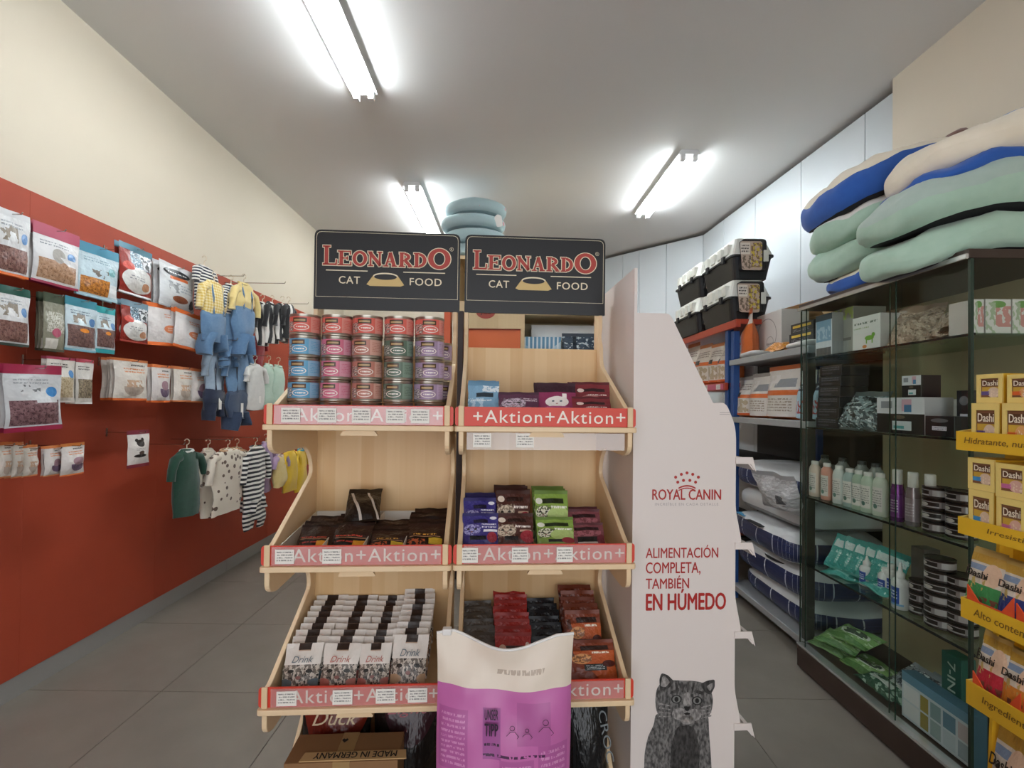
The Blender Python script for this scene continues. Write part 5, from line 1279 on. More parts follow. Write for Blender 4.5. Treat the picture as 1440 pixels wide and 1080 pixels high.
# ------------------------------------------------------------------ big sacks piled on the low shelf
sack_w = mat('sack_white', '#cfd2d4', .35, var=.06, vscale=9, bump=.15, bscale=14)
sack_b = pm('sack_blue', '#222c55', [('s', 0, 0, 1, 1, 44, .05, '#c3c9d6', 'u'), ('n', 0, 0, 1, 1, 12, .62, '#2f3b6b')], .3, bump=.2)
sack_g = mat('sack_grey', '#8d8f92', .4, var=.05)
blue_tape = mat('sack_print', '#4f9bc4', .4)
zpile = [.101]
for i, (h_, x_, y_, rot) in enumerate(((.14, .03, 2.58, -2), (.17, .0, 2.60, 2), (.18, -.03, 2.62, -3), (.15, .02, 2.62, 1), (.16, -.01, 2.60, 3))):
    z_ = zpile[-1]; zpile.append(z_+h_*.985)
    lab = ['navy and white sack at the bottom of the pile, in deep shade', 'navy banded white sack second from the bottom, round logo on top', 'navy banded white sack in the middle of the pile, label on top', 'grey white sack second from the top of the pile', 'white sack with navy band on top of the pile'][i]
    bands = [('underside', 0, .30, sack_w), ('side_band', .30, .62, sack_b), ('top_face', .62, 1, sack_w)] if i != 3 else [('underside', 0, .4, sack_g), ('top_face', .4, 1, sack_w)]
    s_ = cushion('food_sack', T(RX0+.27+x_, y_, z_) @ RZ(rot), .52, .70, h_, bands, lab, 'sack', 'food sacks piled on the rack', seed=80+i, pw=.32, wr=.018)
    if i in (1, 2):
        b = MB(); b.box(-.27, -.06, h_*.80, -.18, .10, h_*.80+.003) if i == 2 else b.prism(ellipse(-.20, -.05, .06, .11), h_*.86, h_*.86+.003, plane='xy')
        b.obj('printed_patch', mat('patch_black', '#1a1b1f', .4), s_)
        b = MB(); b.box(-.26, .16, h_*.84, -.20, .26, h_*.84+.003); b.obj('printed_patch', blue_tape, s_)
pk = onX(1100, 690, RX0-.02)
pouch('food_bag', T(RX0-.005, pk.y, zpile[3]+.10) @ RZ(-75) @ RX(24), .27, .22, .09, pm('crumple', '#b9bbbd', [('r', .55, .3, .75, .55, '#55585c'), ('n', 0, .6, 1, 1, 4, .5, '#cfd1d3')], .35, bump=.7), plain('#aeb0b3'), 'crumpled silver white bag slumping off the sack pile', 'food bag', seed=90, wr=.014)
ok_ = onX(1052, 790, RX0)
cushion('orange_packet', T(RX0+.12, 2.97+.20, .351), .30, .22, .10, [('film', 0, 1, mat('orange_film', '#b8562c', .4))], 'orange packet low on the red rack beside the white stand', 'packet', seed=91)

# ================================================================== glass cabinet on the right
GX, GY1, GB = 1.377, 2.18, 1.772       # front plane, near end, far end, back panel
GTOP, GDECK = 1.700, .115
GY0 = onX(1364, 600, GX).y
gwood = mat('cabinet_wood', '#3a2c24', .5, var=.12, vscale=12); golive = mat('cabinet_back', '#b3a883', .6, var=.04); alu = mat('alu_strip', '#d5d8d8', .25, metal=.7)
pane_m = glass_mat('pane_glass', '#f2f8f5', .2); shelf_gl = glass_mat('shelf_glass', '#e8f2ed', .2); gedge = mat('glass_edge', '#23392f', .15)
gc = thing('glass_cabinet', T(0, 0, 0), 'glass display cabinet with sliding panes along the right wall', 'display cabinet')
b = MB(); b.box(GX-.004, GY0, GTOP-.028, GB+.02, GY1+.004, GTOP); b.obj('top_board', gwood, gc, bevel=.002)
b = MB(); b.box(GX-.012, GY0, GTOP-.030, GX-.004, GY1+.004, GTOP-.016); b.obj('top_rail', alu, gc)
b = MB(); b.box(GX+.01, GY0, 0, GB+.02, GY1, GDECK-.02); b.box(GX-.005, GY0, .01, GX+.01, GY1+.004, GDECK); b.obj('plinth', gwood, gc, bevel=.002)
b = MB(); b.box(GX-.009, GY0, GDECK-.006, GX+.03, GY1+.004, GDECK+.004); b.obj('bottom_rail', alu, gc)
b = MB(); b.box(GX+.03, GY0, GDECK-.02, GB, GY1, GDECK); b.obj('deck', gwood, gc)
b = MB(); b.box(GB, GY0, GDECK, GB+.02, GY1+.004, GTOP-.028); b.obj('back_panel', golive, gc)
b = MB(); b.quad((GX+.012, GY1, GDECK), (GB, GY1, GDECK), (GB, GY1, GTOP-.03), (GX+.012, GY1, GTOP-.03)); b.obj('side_pane', pane_m, gc)
def vedge(x, y, w=.004, d=.006, nm='pane_edge', par=None):
    b_ = MB(); b_.box(x, y, GDECK+.004, x+w, y+d, GTOP-.03); return b_.obj(nm, gedge, par or gc)
vedge(GX+.004, GY1-.004); vedge(GX-.002, GY1-.05, .003, .004)
ysl = onX(1253, 600, GX).y; yp2 = onX(1364, 600, GX).y
for i, (y0, y1, x) in enumerate(((ysl-.02, GY1-.01, GX), (GY0+.004, ysl+.02, GX+.012))):
    b = MB(); b.quad((x, y1, GDECK+.004), (x, y0, GDECK+.004), (x, y0, GTOP-.03), (x, y1, GTOP-.03)); p_ = b.obj('sliding_pane', pane_m, gc)
    vedge(x, y0 if i == 0 else y1, .003, .003, par=p_)
b = MB(); b.quad((GX+.014, GY0, GDECK), (GB, GY0, GDECK), (GB, GY0, GTOP-.03), (GX+.014, GY0, GTOP-.03)); b.obj('side_pane', pane_m, gc)
vedge(GX+.002, GY0, .010, .008, 'corner_edge')
GS = [1.449, 1.126, .800, .486]
for z in GS:
    b = MB(); b.box(GX+.025, GY0+.01, z-.006, GB-.004, GY1-.006, z); sh_ = b.obj('glass_shelf', shelf_gl, gc)
    b = MB(); b.box(GX+.0235, GY0+.01, z-.007, GX+.0275, GY1-.006, z+.0005); b.obj('shelf_edge', mat('shelf_edge', '#1c211e', .25), sh_)
# ------------------------------------------------------------------ goods in the cabinet
IX = GX+.045
def gbox(nm, x0, y0, x1, shelf, label, cat, front, side, dep=.10, X=IX, lift=0, h=None, rot=0, group=None, topm=None):
    z = (GS+[GDECK])[shelf]+.0006+lift
    ym = y0
    a, c = onX(x0, ym, X), onX(x1, ym, X); w = a.y-c.y
    zt = onX((x0+x1)/2, y0, X).z if h is None else z+h
    return carton(nm, T(X, (a.y+c.y)/2, z) @ RZ(-90+rot), w, dep, zt-z, front, side, label, cat, group, topm=topm)
CG = 'goods in the glass cabinet'
gbox('product_box', 1147, 442, 1170, 0, 'white box with blue picture at the far end of the top glass shelf', 'box', pm('gb1', '#d3d8da', [('r', .05, .35, .95, .85, '#7fa3bb'), ('r', 0, .85, 1, 1, '#2f4250'), ('n', .1, .4, .9, .7, 7, .5, '#aec6d3'), ('r', .05, .0, .95, .2, '#5b5550')], .4), plain('#a7a8a4'), dep=.12, group=CG)
gbox('product_box', 1172, 434, 1200, 0, 'tall grey box with green leaf print on the top glass shelf', 'box', pm('gb2', '#9d9f96', [('n', 0, .75, 1, 1, 6, .5, '#a9c26a'), ('r', .1, .3, .9, .36, '#6b6c66')], .4), plain('#8f9188'), dep=.14, X=IX+.05, group=CG)
gbox('product_box', 1199, 444, 1238, 0, 'white box with a small green dog on the top glass shelf', 'box', pm('gb3', '#dcdfda', [('t', .05, .74, .9, .86, 1, '#6f7f74'), ('t', .05, .62, .6, .7, 1, '#9ab28a'), ('e', .62, .34, .16, .07, '#6fae3e'), ('e', .76, .42, .06, .06, '#6fae3e'), ('r', .50, .18, .54, .32, '#6fae3e'), ('r', .70, .18, .74, .32, '#6fae3e'), ('e', .45, .1, .08, .05, '#d98a4a')], .4), plain('#c9c8c2'), dep=.12, group=CG)
sand = pm('sandpack', '#b09a85', [('n', 0, 0, 1, 1, 5, .5, '#c7b49f'), ('n', 0, 0, 1, 1, 9, .58, '#8b7662')], .3, bump=.8)
for i, (px, w_, h_, rx, rz, lift) in enumerate(((1285, .15, .17, -30, -70, 0), (1310, .15, .14, -64, -95, 0), (1322, .15, .15, -70, -110, .035), (1338, .14, .14, -60, -80, .01))):
    q = onX(px, 470, IX+.05)
    pouch('wrapped_chew_pack', T(IX+.03, q.y, GS[0]+.002+lift) @ RZ(rz) @ RX(rx), w_, h_, .05, sand, plain('#9b8672'), 'crumpled tan plastic pack on the top glass shelf, '+['upright one at the far side', 'flat lower one', 'flat upper one', 'one beside the post'][i], 'pack', CG, seed=100+i, wr=.014)
for i, (x0, x1) in enumerate(((1369, 1384), (1386, 1422), (1424, 1452))):
    yq = GY0+.03; a, c = onY(x0, 465, yq), onY(x1, 421, yq)
    carton('pink_print_box', T((a.x+c.x)/2, yq, GS[0]+.0006), c.x-a.x, .08, c.z-GS[0], pm('gb4', '#d9d5cf', [('n', .4, .2, 1, .8, 4, .45, '#c98c86'), ('e', .5, .85, .3, .1, '#6f9a52'), ('n', 0, 0, .4, .9, 5, .5, '#a7b596')], .4), plain('#c5bfb8'), 'white pink printed box on the top glass shelf, '+['narrow one at the corner', 'middle one', 'one at the picture edge'][i], 'box', CG)
# second shelf
blk = pm('blackbox', '#1d1e22', [('e', .5, .78, .3, .1, '#6b6c70'), ('r', .25, .3, .75, .5, '#d9d6e0'), ('t', .28, .33, .72, .47, 2, '#55557a')], .35)
blkw = pm('blackwhitebox', '#17181b', [('r', 0, .55, 1, 1, '#d8d9dc'), ('d', 0, .35, .5, .55, -2.6, -1.36, '#17181b'), ('r', .1, .7, .35, .9, '#8d9096'), ('r', .55, .62, .75, .95, '#d6a9b6'), ('r', .6, .6, .75, .8, '#4a7fa8'), ('r', .35, .1, .75, .35, '#d9dfe2'), ('r', .38, .14, .6, .22, '#5aa9a9'), ('e', .5, .46, .12, .05, '#6d6350')], .35)
for i in range(6):
    gbox('black_box', 1150+i, 0, 1180+i, 1, 'black printed box in the tall pile behind the clear pack, '+['bottom', 'second', 'third', 'fourth', 'fifth', 'top'][i]+' one', 'box', pm('pilebox', '#25262b', [('t', .1, .5, .9, .9, 2, '#6f6f78'), ('r', .1, .2, .6, .35, '#4a4a52')], .3), plain('#1f2024'), dep=.12, lift=i*.046, h=.0455, group=CG)
clearp = pm('clearpack', '#4f5b5c', [('n', 0, 0, 1, 1, 6, .5, '#93a5a5'), ('n', 0, 0, 1, 1, 10, .58, '#d5dedd'), ('n', 0, 0, 1, 1, 5, .6, '#23292b')], .08, bump=.9)
for i, (px, h_) in enumerate(((1208, .17), (1222, .13))):
    q = onX(px, 600, IX+.03)
    pouch('clear_plastic_pack', T(IX+.02, q.y, GS[1]+.002) @ RZ(-80-12*i) @ RX(-22-22*i), .20, h_, .08, clearp, plain('#56605f', .15), 'shiny clear plastic pack on the second glass shelf, '+['rear one', 'front one'][i], 'pack', CG, seed=110+i, wr=.016)
gbox('black_white_box', 1233, 559, 1300, 1, 'wide black and white box with teal label on the second glass shelf', 'box', blkw, plain('#c9c8ca'), dep=.10, group=CG)
gbox('black_box', 1301, 585, 1342, 1, 'black box with pale label beside the wide black and white box', 'box', blk, plain('#1a1b1f'), dep=.10, group=CG)
gbox('white_lid_box', 1300, 561, 1322, 1, 'plain grey white box behind the wide one', 'box', plain('#c4c1bd'), plain('#bdbab6'), dep=.10, X=IX+.115, group=CG)
zt = onX(1266, 559, IX).z-GS[1]
gbox('black_white_box', 1268, 528, 1295, 1, 'small black and white box stacked on the wide one', 'box', blkw, plain('#1a1b1f'), dep=.07, lift=zt, group=CG)
gbox('black_box', 1345, 549, 1366, 1, 'small black box at the foot of the dark post', 'box', blk, plain('#1a1b1f'), dep=.07, X=IX+.06, group=CG)
# third shelf: bottles, sprays and flat tins
BT = [('#d9c9b8', 'cream'), ('#d69b86', 'salmon'), ('#cfd5cd', 'white'), ('#9fb5b0', 'sea green'), ('#a3b7a0', 'sage'), ('#b8c9b4', 'pale green'), ('#c9d2bf', 'whitish green')]
for i, (px, h_) in enumerate(((1146, .165), (1163, .165), (1180, .165), (1195, .16), (1208, .16), (1221, .16), (1238, .165))):
    q = onX(px, 700, IX+.03); cc, nm = BT[i]
    bottle('shampoo_bottle', T(IX+.03, q.y, GS[2]+.0006) @ RZ(-90), .030, h_, mat('bot_'+cc, cc, .3), mat('cap_pale', '#dcdad3', .35), pm('botlab_'+cc, cc, [('r', .35, 0, .65, 1, '#dbd7cf'), ('t', .37, .2, .63, .9, 7, '#8c8f88'), ('e', .5, .2, .05, .1, '#5c7f72')], .4), f'{nm} shampoo bottle on the third glass shelf, {["first", "second", "third", "fourth", "fifth", "sixth", "seventh"][i]} from far end', 'bottle', 'shampoo bottles', neck=.6, cap_h=.07, cap_r=.62, flat=.7)
for i, px in enumerate((1160, 1185, 1212, 1232)):
    q = onX(px, 660, IX+.13)
    bottle('shampoo_bottle', T(IX+.13, q.y, GS[2]+.0006) @ RZ(-90), .028, .185, mat('bot_dark', '#8a8f88', .3), mat('cap_dark', '#2a2c2b', .35), MATS['botlab_#cfd5cd'], f'dark capped bottle in the rear row, {["first", "second", "third", "fourth"][i]} from far end', 'bottle', 'shampoo bottles', neck=.6, cap_h=.08, cap_r=.6)
for i, (px, cc, nm) in enumerate(((1262, '#7b3f86', 'purple'), (1284, '#a89ba0', 'silver'), (1300, '#8d7f7a', 'brownish'))):
    q = onX(px, 710, IX+.03)
    bottle('spray_can', T(IX+.03+(.02 if i == 2 else 0), q.y, GS[2]+.0006) @ RZ(-90), .022, .19, mat('spray_'+cc, cc, .25, metal=.6), mat('spray_cap', '#d3d0c9', .3), pm('spraylab_'+cc, cc, [('t', .35, .2, .65, .8, 5, '#d9cfd6')], .3, metal=.4), nm+' spray can on the third glass shelf', 'spray can', 'spray cans', neck=.8, cap_h=.28, cap_r=.72)
flat_lab = pm('flat_tin', '#b7b2b3', [('r', .36, .2, .60, .8, '#2a2321'), ('e', .42, .45, .06, .25, '#c9c2bc'), ('r', .60, .0, .64, 1, '#8d8688'), ('r', .1, .2, .3, .8, '#2a2321'), ('r', 0, .9, 1, 1, '#4a3630')], .35, metal=.2)
dark_lid = mat('tin_dark', '#3b3331', .3, metal=.7)
def tins(px, shelf, n, r, h, lab, X=IX+.045):
    q = onX(px, 700, X)
    for i in range(n):
        tin('flat_tin', T(X, q.y, (GS+[GDECK])[shelf]+.0006+i*h) @ RZ(-90+random.uniform(-30, 30)), r, h-.0004, flat_lab, dark_lid, f'{lab}, {["bottom", "second from bottom", "third from bottom", "fourth from bottom", "fifth from bottom", "sixth from bottom"][i]}', 'tin', 'flat tins in the glass cabinet')
tins(1318, 2, 4, .040, .0385, 'flat grey tin in stack on the third glass shelf')
tins(1352, 2, 4, .040, .0385, 'flat grey tin in third shelf stack by the yellow stand', X=IX+.06)
# fourth shelf
tealp = pm('tealpack', '#3f9a90', [('r', .05, .7, .95, .95, '#c9d8d4'), ('r', .3, .12, .7, .62, '#7fc2b8'), ('t', .35, .2, .65, .55, 4, '#e5efec'), ('n', 0, 0, 1, 1, 6, .62, '#b9e0da')], .2, bump=.4)
for i in range(5):
    q = onX(1178+i*11, 800, IX+.03)
    pouch('wet_wipe_pack', T(IX+.03+.012*i, q.y, GS[3]+.02) @ RZ(-48) @ RX(-24) @ RY(14), .11, .155, .03, tealp, plain('#348a80'), 'teal wipe pack leaning on the fourth glass shelf, '+['first', 'second', 'third', 'fourth', 'fifth'][i]+' from far side', 'wipe pack', 'teal wipe packs', seed=120+i, wr=.006)
for i, (px, rz) in enumerate(((1178, -60), (1222, -95))):
    q = onX(px, 828, IX+.02)
    pouch('wet_wipe_pack', T(IX+.01, q.y-.02, GS[3]+.004+.016*i) @ RZ(rz) @ RX(-86), .15, .11, .04, tealp, plain('#5aa89e'), 'teal wipe pack lying flat on the fourth glass shelf, '+['far one', 'near one'][i], 'wipe pack', 'teal wipe packs', seed=127+i, wr=.006)
bl = pm('bluewhite_lab', '#dfe0df', [('r', .3, .05, .62, .95, '#2c4fa0'), ('t', .34, .3, .58, .8, 3, '#dfe6f2'), ('r', .3, .0, .7, .1, '#7fb3d9')], .4)
for i, (px, h_, nz, xx) in enumerate(((1266, .165, True, .025), (1254, .13, False, .07), (1246, .11, False, .06), (1219, .12, True, .07))):
    q = onX(px, 860, IX+xx)
    bottle('dropper_bottle', T(IX+xx, q.y, GS[3]+.0006) @ RZ(-90), .026, h_, mat('bot_white', '#dcdcd9', .3), mat('cap_white', '#e3e2de', .3), bl, ['white and blue bottle with long nozzle on the fourth glass shelf', 'white and blue bottle behind the nozzle bottle', 'short white and blue bottle at its side', 'white pump bottle among the teal packs'][i], 'bottle', 'white and blue bottles', neck=.5, cap_h=.3 if nz else .12, nozzle=nz)
tins(1322, 3, 6, .042, .0385, 'flat grey tin in tall stack on the fourth glass shelf')
tins(1293, 3, 3, .030, .040, 'small grey tin in short stack on the fourth glass shelf', X=IX+.06)
tins(1353, 3, 5, .040, .0385, 'flat grey tin in fourth shelf stack by the yellow stand', X=IX+.07)
gbox('grey_box', 1281, 770, 1300, 3, 'small dark grey box behind the nozzle bottle', 'box', plain('#5a524d'), plain('#4d4642'), dep=.06, X=IX+.15, group=CG)
# cabinet floor
grn = pm('greenwipes', '#7fa765', [('e', .5, .55, .36, .28, '#dfe6da'), ('e', .5, .55, .30, .22, '#4a5a48'), ('n', 0, 0, 1, 1, 6, .58, '#b9d1a6'), ('r', 0, 0, 1, .15, '#4d7a3d')], .25, bump=.3)
for i, (px, py, lift, rz, xx) in enumerate(((1160, 905, .0, -70, .03), (1172, 890, .045, -64, .03), (1205, 880, .0, -82, .05), (1188, 866, .09, -75, .05), (1225, 930, .0, -88, .02), (1245, 945, .0, -96, .05))):
    q = onX(px, 905, IX+xx)
    m_ = grn if i < 4 else pm('darkgreen_pack', '#2f5a44', [('n', 0, 0, 1, 1, 6, .55, '#8fae9a'), ('r', .2, .3, .8, .5, '#cfd8d0')], .25, bump=.4)
    pouch('wet_wipe_pack', T(IX+xx, q.y, GDECK+.002+lift) @ RZ(rz) @ RX(-80), .17, .13, .05, m_, plain('#6f9a55') if i < 4 else plain('#2a4a3a'), ['green wipe pack at the far corner, lowest', 'green wipe pack lying on the lowest one', 'green wipe pack on the cabinet floor, rear', 'green wipe pack on top of the heap', 'dark green pack on the cabinet floor', 'dark green pack next to the photo boxes'][i], 'wipe pack', 'green wipe packs', seed=130+i, wr=.008)
photo = pm('photobox', '#c3cfd4', [('r', .0, .80, 1, 1, '#5f8ca3'), ('r', .03, .42, .28, .74, '#d9dcdc'), ('r', .30, .42, .42, .74, '#9a8a3c'), ('r', .45, .42, .60, .74, '#7f9a9c'), ('r', .63, .42, .80, .74, '#5c8296'), ('r', .83, .42, .97, .74, '#b9aeb0'), ('r', .03, .06, .28, .38, '#d3d8d8'), ('r', .30, .06, .42, .38, '#8f8236'), ('r', .45, .06, .60, .38, '#8fa5a4'), ('r', .63, .06, .80, .38, '#b4c3c9'), ('r', .83, .06, .97, .38, '#8fa0aa')], .3)
q1, q2 = onX(1268, 965, GX+.05), onX(1366, 1045, GX+.05)
carton('photo_box', T(GX+.05, (q1.y+q2.y)/2, GDECK+.005) @ RZ(-90), q1.y-q2.y, .05, .16, photo, mat('photobox_top', '#3e6478', .4), 'long box with rows of small photos on the cabinet floor', 'box', CG, topm=mat('photobox_top', '#3e6478', .4))
gbox('green_box', 1324, 921, 1352, 4, 'tall dark green box lettered 7-IN-1 on the cabinet floor', 'box', mat('green_card', '#14594c', .4), mat('green_card', '#14594c', .4), dep=.05, X=GX+.16, group=CG)
qg = onX(1338, 965, GX+.158)
text('7-IN-1', mat('ink_pale', '#b9cfc6', .5), gc, -.07, -.014, .07, .014, 0, M=T(GX+.1575, qg.y, qg.z+.012) @ RZ(-90) @ RY(90), bold=.01)
for i, (px, xx) in enumerate(((1262, .14), (1290, .16))):
    q = onX(px, 940, GX+xx)
    pouch('silver_pack', T(GX+xx, q.y, GDECK+.002) @ RZ(-90) @ RX(-60), .16, .16, .05, pm('silverpack', '#8d9498', [('n', 0, 0, 1, 1, 5, .5, '#4b5256'), ('n', 0, 0, 1, 1, 8, .6, '#cfd6d8')], .2, bump=.7), plain('#7b8286'), 'silver grey pack behind the photo box, '+['far one', 'near one'][i], 'pack', CG, seed=140+i, wr=.012)

# ------------------------------------------------------------------ pet beds piled on the cabinet
mintp = fabric('mint_plush', '#9fc0ab', '#b3cfbd', sc=25); whitep = fabric('white_plush', '#e2e0db', '#d2d1cd', sc=25); greyp = fabric('greygreen_plush', '#a3bab0', '#b3c6bd', sc=25)
creamp = fabric('cream_plush', '#f1e8d6', '#e6dbc4', sc=22); bluep = fabric('blue_plush', '#1f4fa0', '#2a60b4', sc=25); blackp = mat('black_base', '#17171a', .8); brownp = fabric('brown_plush', '#6b4132', '#7b4c3a', sc=25)
def droop(k, x0=-.16, s=.35):
    def f(x, y, z):
        if x < x0: z -= s*(x0-x)**1.5*k
        return x, y, z
    return f
def arch(k, yk=0):
    return lambda x, y, z: (x, y, z - k*max(0, -x-.1)**1.6 + yk*y)
BZ = GTOP+.002
CXX = GX+.20
beds = [
    # far stack: x, y, z, width, depth, height, tilt toward the wall
    ('blue bed with cream top at the bottom of the far bed stack', 1.63, 1.90, BZ, .50, .40, .12, [('base', 0, .22, blackp), ('side_band', .22, .60, bluep), ('top_pad', .60, 1, creamp)], 0, 0),
    ('mint bed, second from the bottom of the far bed stack', 1.66, 1.96, BZ+.10, .62, .46, .165, [('base', 0, .22, blackp), ('side_band', .22, .60, mintp), ('top_pad', .60, 1, mintp)], 1, -3),
    ('mint and white bed, under the blue one of the far stack', 1.66, 1.96, BZ+.240, .62, .46, .165, [('base', 0, .2, blackp), ('side_band', .2, .62, mintp), ('top_pad', .62, 1, whitep)], 2, -6),
    ('blue bed with cream plush top on the far bed stack', 1.64, 1.97, BZ+.375, .64, .46, .19, [('base', 0, .36, blackp), ('side_band', .36, .66, bluep), ('top_pad', .66, 1, creamp)], 3, -12),
    # near stack
    ('mint bed at the bottom of the near bed stack, white tag', 1.64, 1.585, BZ, .72, .42, .15, [('base', 0, .24, blackp), ('side_band', .24, .5, mintp), ('top_pad', .5, 1, mintp)], 4, 0),
    ('grey green bed in the middle of the near bed stack', 1.63, 1.585, BZ+.130, .72, .42, .17, [('base', 0, .26, blackp), ('side_band', .26, .52, mintp), ('top_pad', .52, 1, greyp)], 5, -1),
    ('blue bed with white piping under the cream bone bed', 1.67, 1.585, BZ+.265, .64, .40, .08, [('base', 0, .35, whitep), ('side_band', .35, .8, bluep), ('top_pad', .8, 1, creamp)], 6, -1),
    ('cream plush bed with brown paws on top of the near stack', 1.69, 1.58, BZ+.310, .64, .42, .145, [('base', 0, .16, bluep), ('side_band', .16, .5, creamp), ('top_pad', .5, 1, creamp)], 7, -1),
    ('bright blue cushion lying on top of the cream bed', 1.80, 1.62, BZ+.43, .40, .34, .10, [('base', 0, .4, bluep), ('top_pad', .4, 1, fabric('sky_plush', '#2f78bf', '#3a86cc', sc=20))], 8, -8),
]
for lab, x, y, z, w_, d_, h_, parts, sd, tilt in beds:
    o = cushion('pet_bed', T(x, y, z) @ RY(tilt), w_, d_, h_, parts, lab, 'pet bed', 'pet beds on the cabinet', seed=150+sd, pw=.6, sag=arch(.55), wr=.030, dent=h_*.15, nu=64, nv=28)
    if sd == 4:
        b = MB(); b.box(.16, -.222, .075, .20, -.219, .15); b.obj('hang_tag', mat('tag_white', '#e8e5e0', .6), o)
    if sd in (7, 3):
        for xx, yy in (((-.02, -.16), (.12, -.19)) if sd == 7 else ((.14, -.16),)):
            b = MB(); b.tube([(xx-.05, yy-.02, h_*.80), (xx, yy, h_*.97), (xx+.05, yy+.02, h_*1.04), (xx+.10, yy+.03, h_*1.0)], [.018, .03, .034, .022], 10, ry=[.012, .02, .024, .014]); b.obj('brown_paw', brownp, o, True)

# ================================================================== yellow cardboard stand at the right edge
yel_c = mat('yellow_card', '#e3b429', .45); yel_p = mat('yellow_card_pale', '#e8cf7a', .45); ora_c = mat('orange_card', '#d8502a', .45); ink_br = mat('ink_brown', '#7a5a1c', .6)
DX = 1.215
yf = onX(1345, 620, DX).y; YN0 = .93
dsh = thing('cardboard_stand', T(0, 0, 0), 'yellow cardboard stand with trays of cat food at the right picture edge', 'display stand')
b = MB(); b.box(1.335, YN0, 0, 1.343, yf-.01, 1.19); b.obj('back_panel', yel_c, dsh)
b = MB(); b.prism([(DX+.05, 0), (1.335, 0), (1.335, 1.0), (DX+.09, 1.0)], yf-.03, yf-.022, plane='xz'); b.obj('side_panel', yel_c, dsh)
strips = [(606, 632, 1344.6, 'Hidratante, nutritivo'), (725.6, 749, 1347, 'Irresistible y'), (838.5, 866.6, 1351, 'Alto contenido'), (955, 988, 1358.5, 'Ingredientes')]
tz = []
for i, (ya, yb, px, tx) in enumerate(strips):
    p0, p1 = onX(px, yb, DX), onX(px, ya, DX)
    z0, z1 = p0.z, p1.z; yy = p0.y; tz.append((z0, z1, yy))
    b = MB(); b.box(DX, YN0, z0, DX+.004, yy, z1); st_ = b.obj('tray_front', yel_c, dsh)
    b = MB(); b.box(DX+.004, YN0, z0, 1.335, yy, z0+.005); b.obj('tray_floor', yel_p, dsh)
    b = MB(); b.prism([(DX+.004, z0+.005), (1.335, z0+.005), (1.335, z1+.02), (DX+.004, z1)], yy-.004, yy, plane='xz'); b.obj('tray_end', yel_p, dsh)
    xt = [1356, 1388, 1369, 1381][i]
    ty = onX(xt, (ya+yb)/2, DX).y; wd = [.20, .14, .15, .12][i]; hh = (z1-z0)
    text(tx, ink_br, st_, 0, 0, wd, hh*.36, 0, M=T(DX-.0006, ty, z0+hh*.34) @ RZ(-90), bold=.01, shear=.15)
def dashi_box(px0, py0, px1, py1, X, z, cc, label, fruit):
    a, c = onX(px0, py0, X), onX(px1, py0, X); w = a.y-c.y; h = onX((px0+px1)/2, py0, X).z-z
    r = thing('cat_food_box', T(X, (a.y+c.y)/2, z) @ RZ(-90), label, 'food box', 'yellow cat food boxes')
    e = .14*w
    b = MB(); b.box(-w/2, .004, 0, w/2, .085, h); b.obj('carton_body', yel_c, r)
    # front frame with a die-cut window
    b = MB()
    for q in ((-w/2, 0, -w/2+e, h), (w/2-e, 0, w/2, h), (-w/2+e, 0, w/2-e, h*.2), (-w/2+e, h*.85, w/2-e, h)): b.box(q[0], 0, q[1], q[2], .004, q[3])
    b.obj('window_frame', yel_p, r)
    wm = pm('dashi_win_'+cc, '#7a5236', [('r', 0, .62, 1, .9, '#5b3a22'), ('r', .05, .32, .95, .55, '#c9a23a'), ('e', .68, .25, .32, .28, fruit), ('r', 0, .12, .45, .32, cc), ('n', .4, 0, 1, .4, 6, .55, '#e9d3bd')], .3)
    b = MB(); b.quad((-w/2+e, .0036, h*.2), (w/2-e, .0036, h*.2), (w/2-e, .0036, h*.85), (-w/2+e, .0036, h*.85)); wp = b.obj('window_print', wm, r)
    text('Dashi', mat('ink_offwhite', '#efe6d2', .5), wp, -w*.30, h*.60, w*.30, h*.78, .0030, bold=.02)
    return r
z1_ = tz[0][0]+.0055; z2_ = tz[1][0]+.0055
lab_ = 'yellow cat food box, %s on the %s tray of the yellow stand'
for i, (px0, px1) in enumerate(((1366, 1404), (1409, 1450))):
    w_ = ['left', 'right'][i]; fr2 = ['#d9c2ae', '#dba36a'][i]; cc = ['#5b4a8c', '#d9642c'][i]
    r1 = dashi_box(px0, 567, px1, 606, DX+.012, z1_, cc, lab_ % ('lower '+w_, 'top'), fr2)
    h1 = onX((px0+px1)/2, 567, DX+.012).z
    dashi_box(px0+7, 526, px1+5, 566, DX+.022, h1+.0005, cc, lab_ % ('upper '+w_, 'top'), fr2)
for i, (px0, px1) in enumerate(((1362, 1396), (1401, 1442))):
    w_ = ['left', 'right'][i]; cc = ['#3f8fc9', '#c46aa0'][i]; fr2 = ['#d9bfa8', '#d9aea0'][i]
    zz = onX((px0+px1)/2, 690+i*12, DX+.012).z
    dashi_box(px0, 690+i*12, px1, 735, DX+.012, z2_, cc, lab_ % ('lower '+w_, 'second'), fr2)
    dashi_box(px0-1, 645+i*8, px1+2, 690, DX+.014, zz+.0005, cc, lab_ % ('upper '+w_, 'second'), fr2)
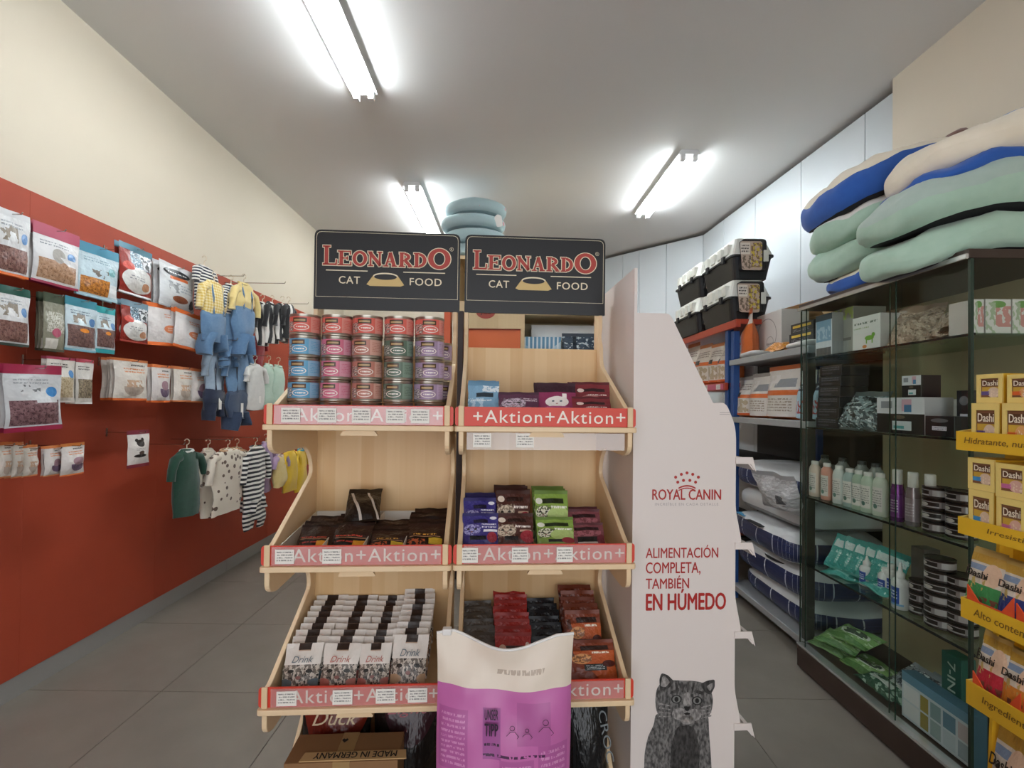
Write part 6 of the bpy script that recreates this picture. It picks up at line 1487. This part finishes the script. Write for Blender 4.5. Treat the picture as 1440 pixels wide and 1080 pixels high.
# sachets in orange cartons on the lower trays
def sachet(px0, py0, px1, z, cc, label, X=DX+.02, rx=-12):
    a, c = onX(px0, py0+20, X), onX(px1, py0+20, X); w = a.y-c.y; h = onX((px0+px1)/2, py0, X).z-z
    m_ = pm('sachet_'+cc, '#cfc3b2', [('r', 0, .86, 1, 1, '#b8913a'), ('r', .0, .72, .5, .82, '#7d8fa8'), ('e', .72, .68, .26, .2, '#d9b79a'), ('t', .02, .56, .6, .68, 1, '#2b2118'), ('r', 0, .18, 1, .5, cc), ('n', .3, .0, 1, .3, 6, .5, '#7a4a3a'), ('n', .0, .4, .6, .6, 6, .55, '#b9a05c')], .3, bump=.2)
    r = pouch('cat_food_sachet', T(X, (a.y+c.y)/2, z) @ RZ(-90) @ RX(rx), w, h, .02, m_, plain('#b89a58'), label, 'sachet', 'cat food sachets on the yellow stand', seed=int(px0), top=.06)
    text('Dashi', mat('ink_dark', '#2b2118', .5), r, -w*.46, h*.58, w*.18, h*.69, -.0125, bold=.02)
    return r
for t, specs in ((2, ((1352, 775, 1399, '#3f8a4f', 'green labelled sachet, left on the third tray'), (1397, 792, 1448, '#2c3a78', 'navy labelled sachet, right on the third tray'))), (3, ((1366, 893, 1405, '#b52a3a', 'red labelled sachet, left on the fourth tray'), (1401, 918, 1450, '#d0822f', 'amber labelled sachet, right on the fourth tray')))):
    z0, z1, yy = tz[t]
    oc = thing('orange_carton', T(DX+.006, yy-.006, z0+.0055), ['orange open carton holding the sachets on the third tray', 'orange open carton holding the sachets on the fourth tray'][t-2], 'carton')
    for k in range(2):
        y1 = -.005-k*.118
        b = MB(); b.prism([(y1, 0), (y1, .085-k*.0), (y1-.03, .05), (y1-.085, .05), (y1-.112, .095), (y1-.112, 0)][::-1], 0, .003, plane='yz'); b.obj('cut_front', ora_c, oc)
    b = MB(); b.box(.003, -.24, 0, .10, -.004, .003); b.obj('carton_floor', ora_c, oc)
    for k, (px0, py0, px1, cc, lab) in enumerate(specs):
        sachet(px0, py0, px1, z0+.009, cc, lab+' of the yellow stand', X=DX+.022)
        sachet(px0+2, py0-3, px1+2, z0+.009, '#b8913a', 'gold topped sachet behind the '+lab, X=DX+.050)
zb_ = tz[3][0]-.26
b = MB(); b.box(DX, YN0, zb_-.05, DX+.004, 1.17, zb_+.02); b.box(DX+.004, YN0, zb_-.05, 1.335, 1.17, zb_-.045); b.obj('tray_front', yel_c, dsh)
sachet(1377, 1022, 1424, zb_-.04, '#b52a3a', 'sachet in the lowest visible tray of the yellow stand', X=DX+.02)
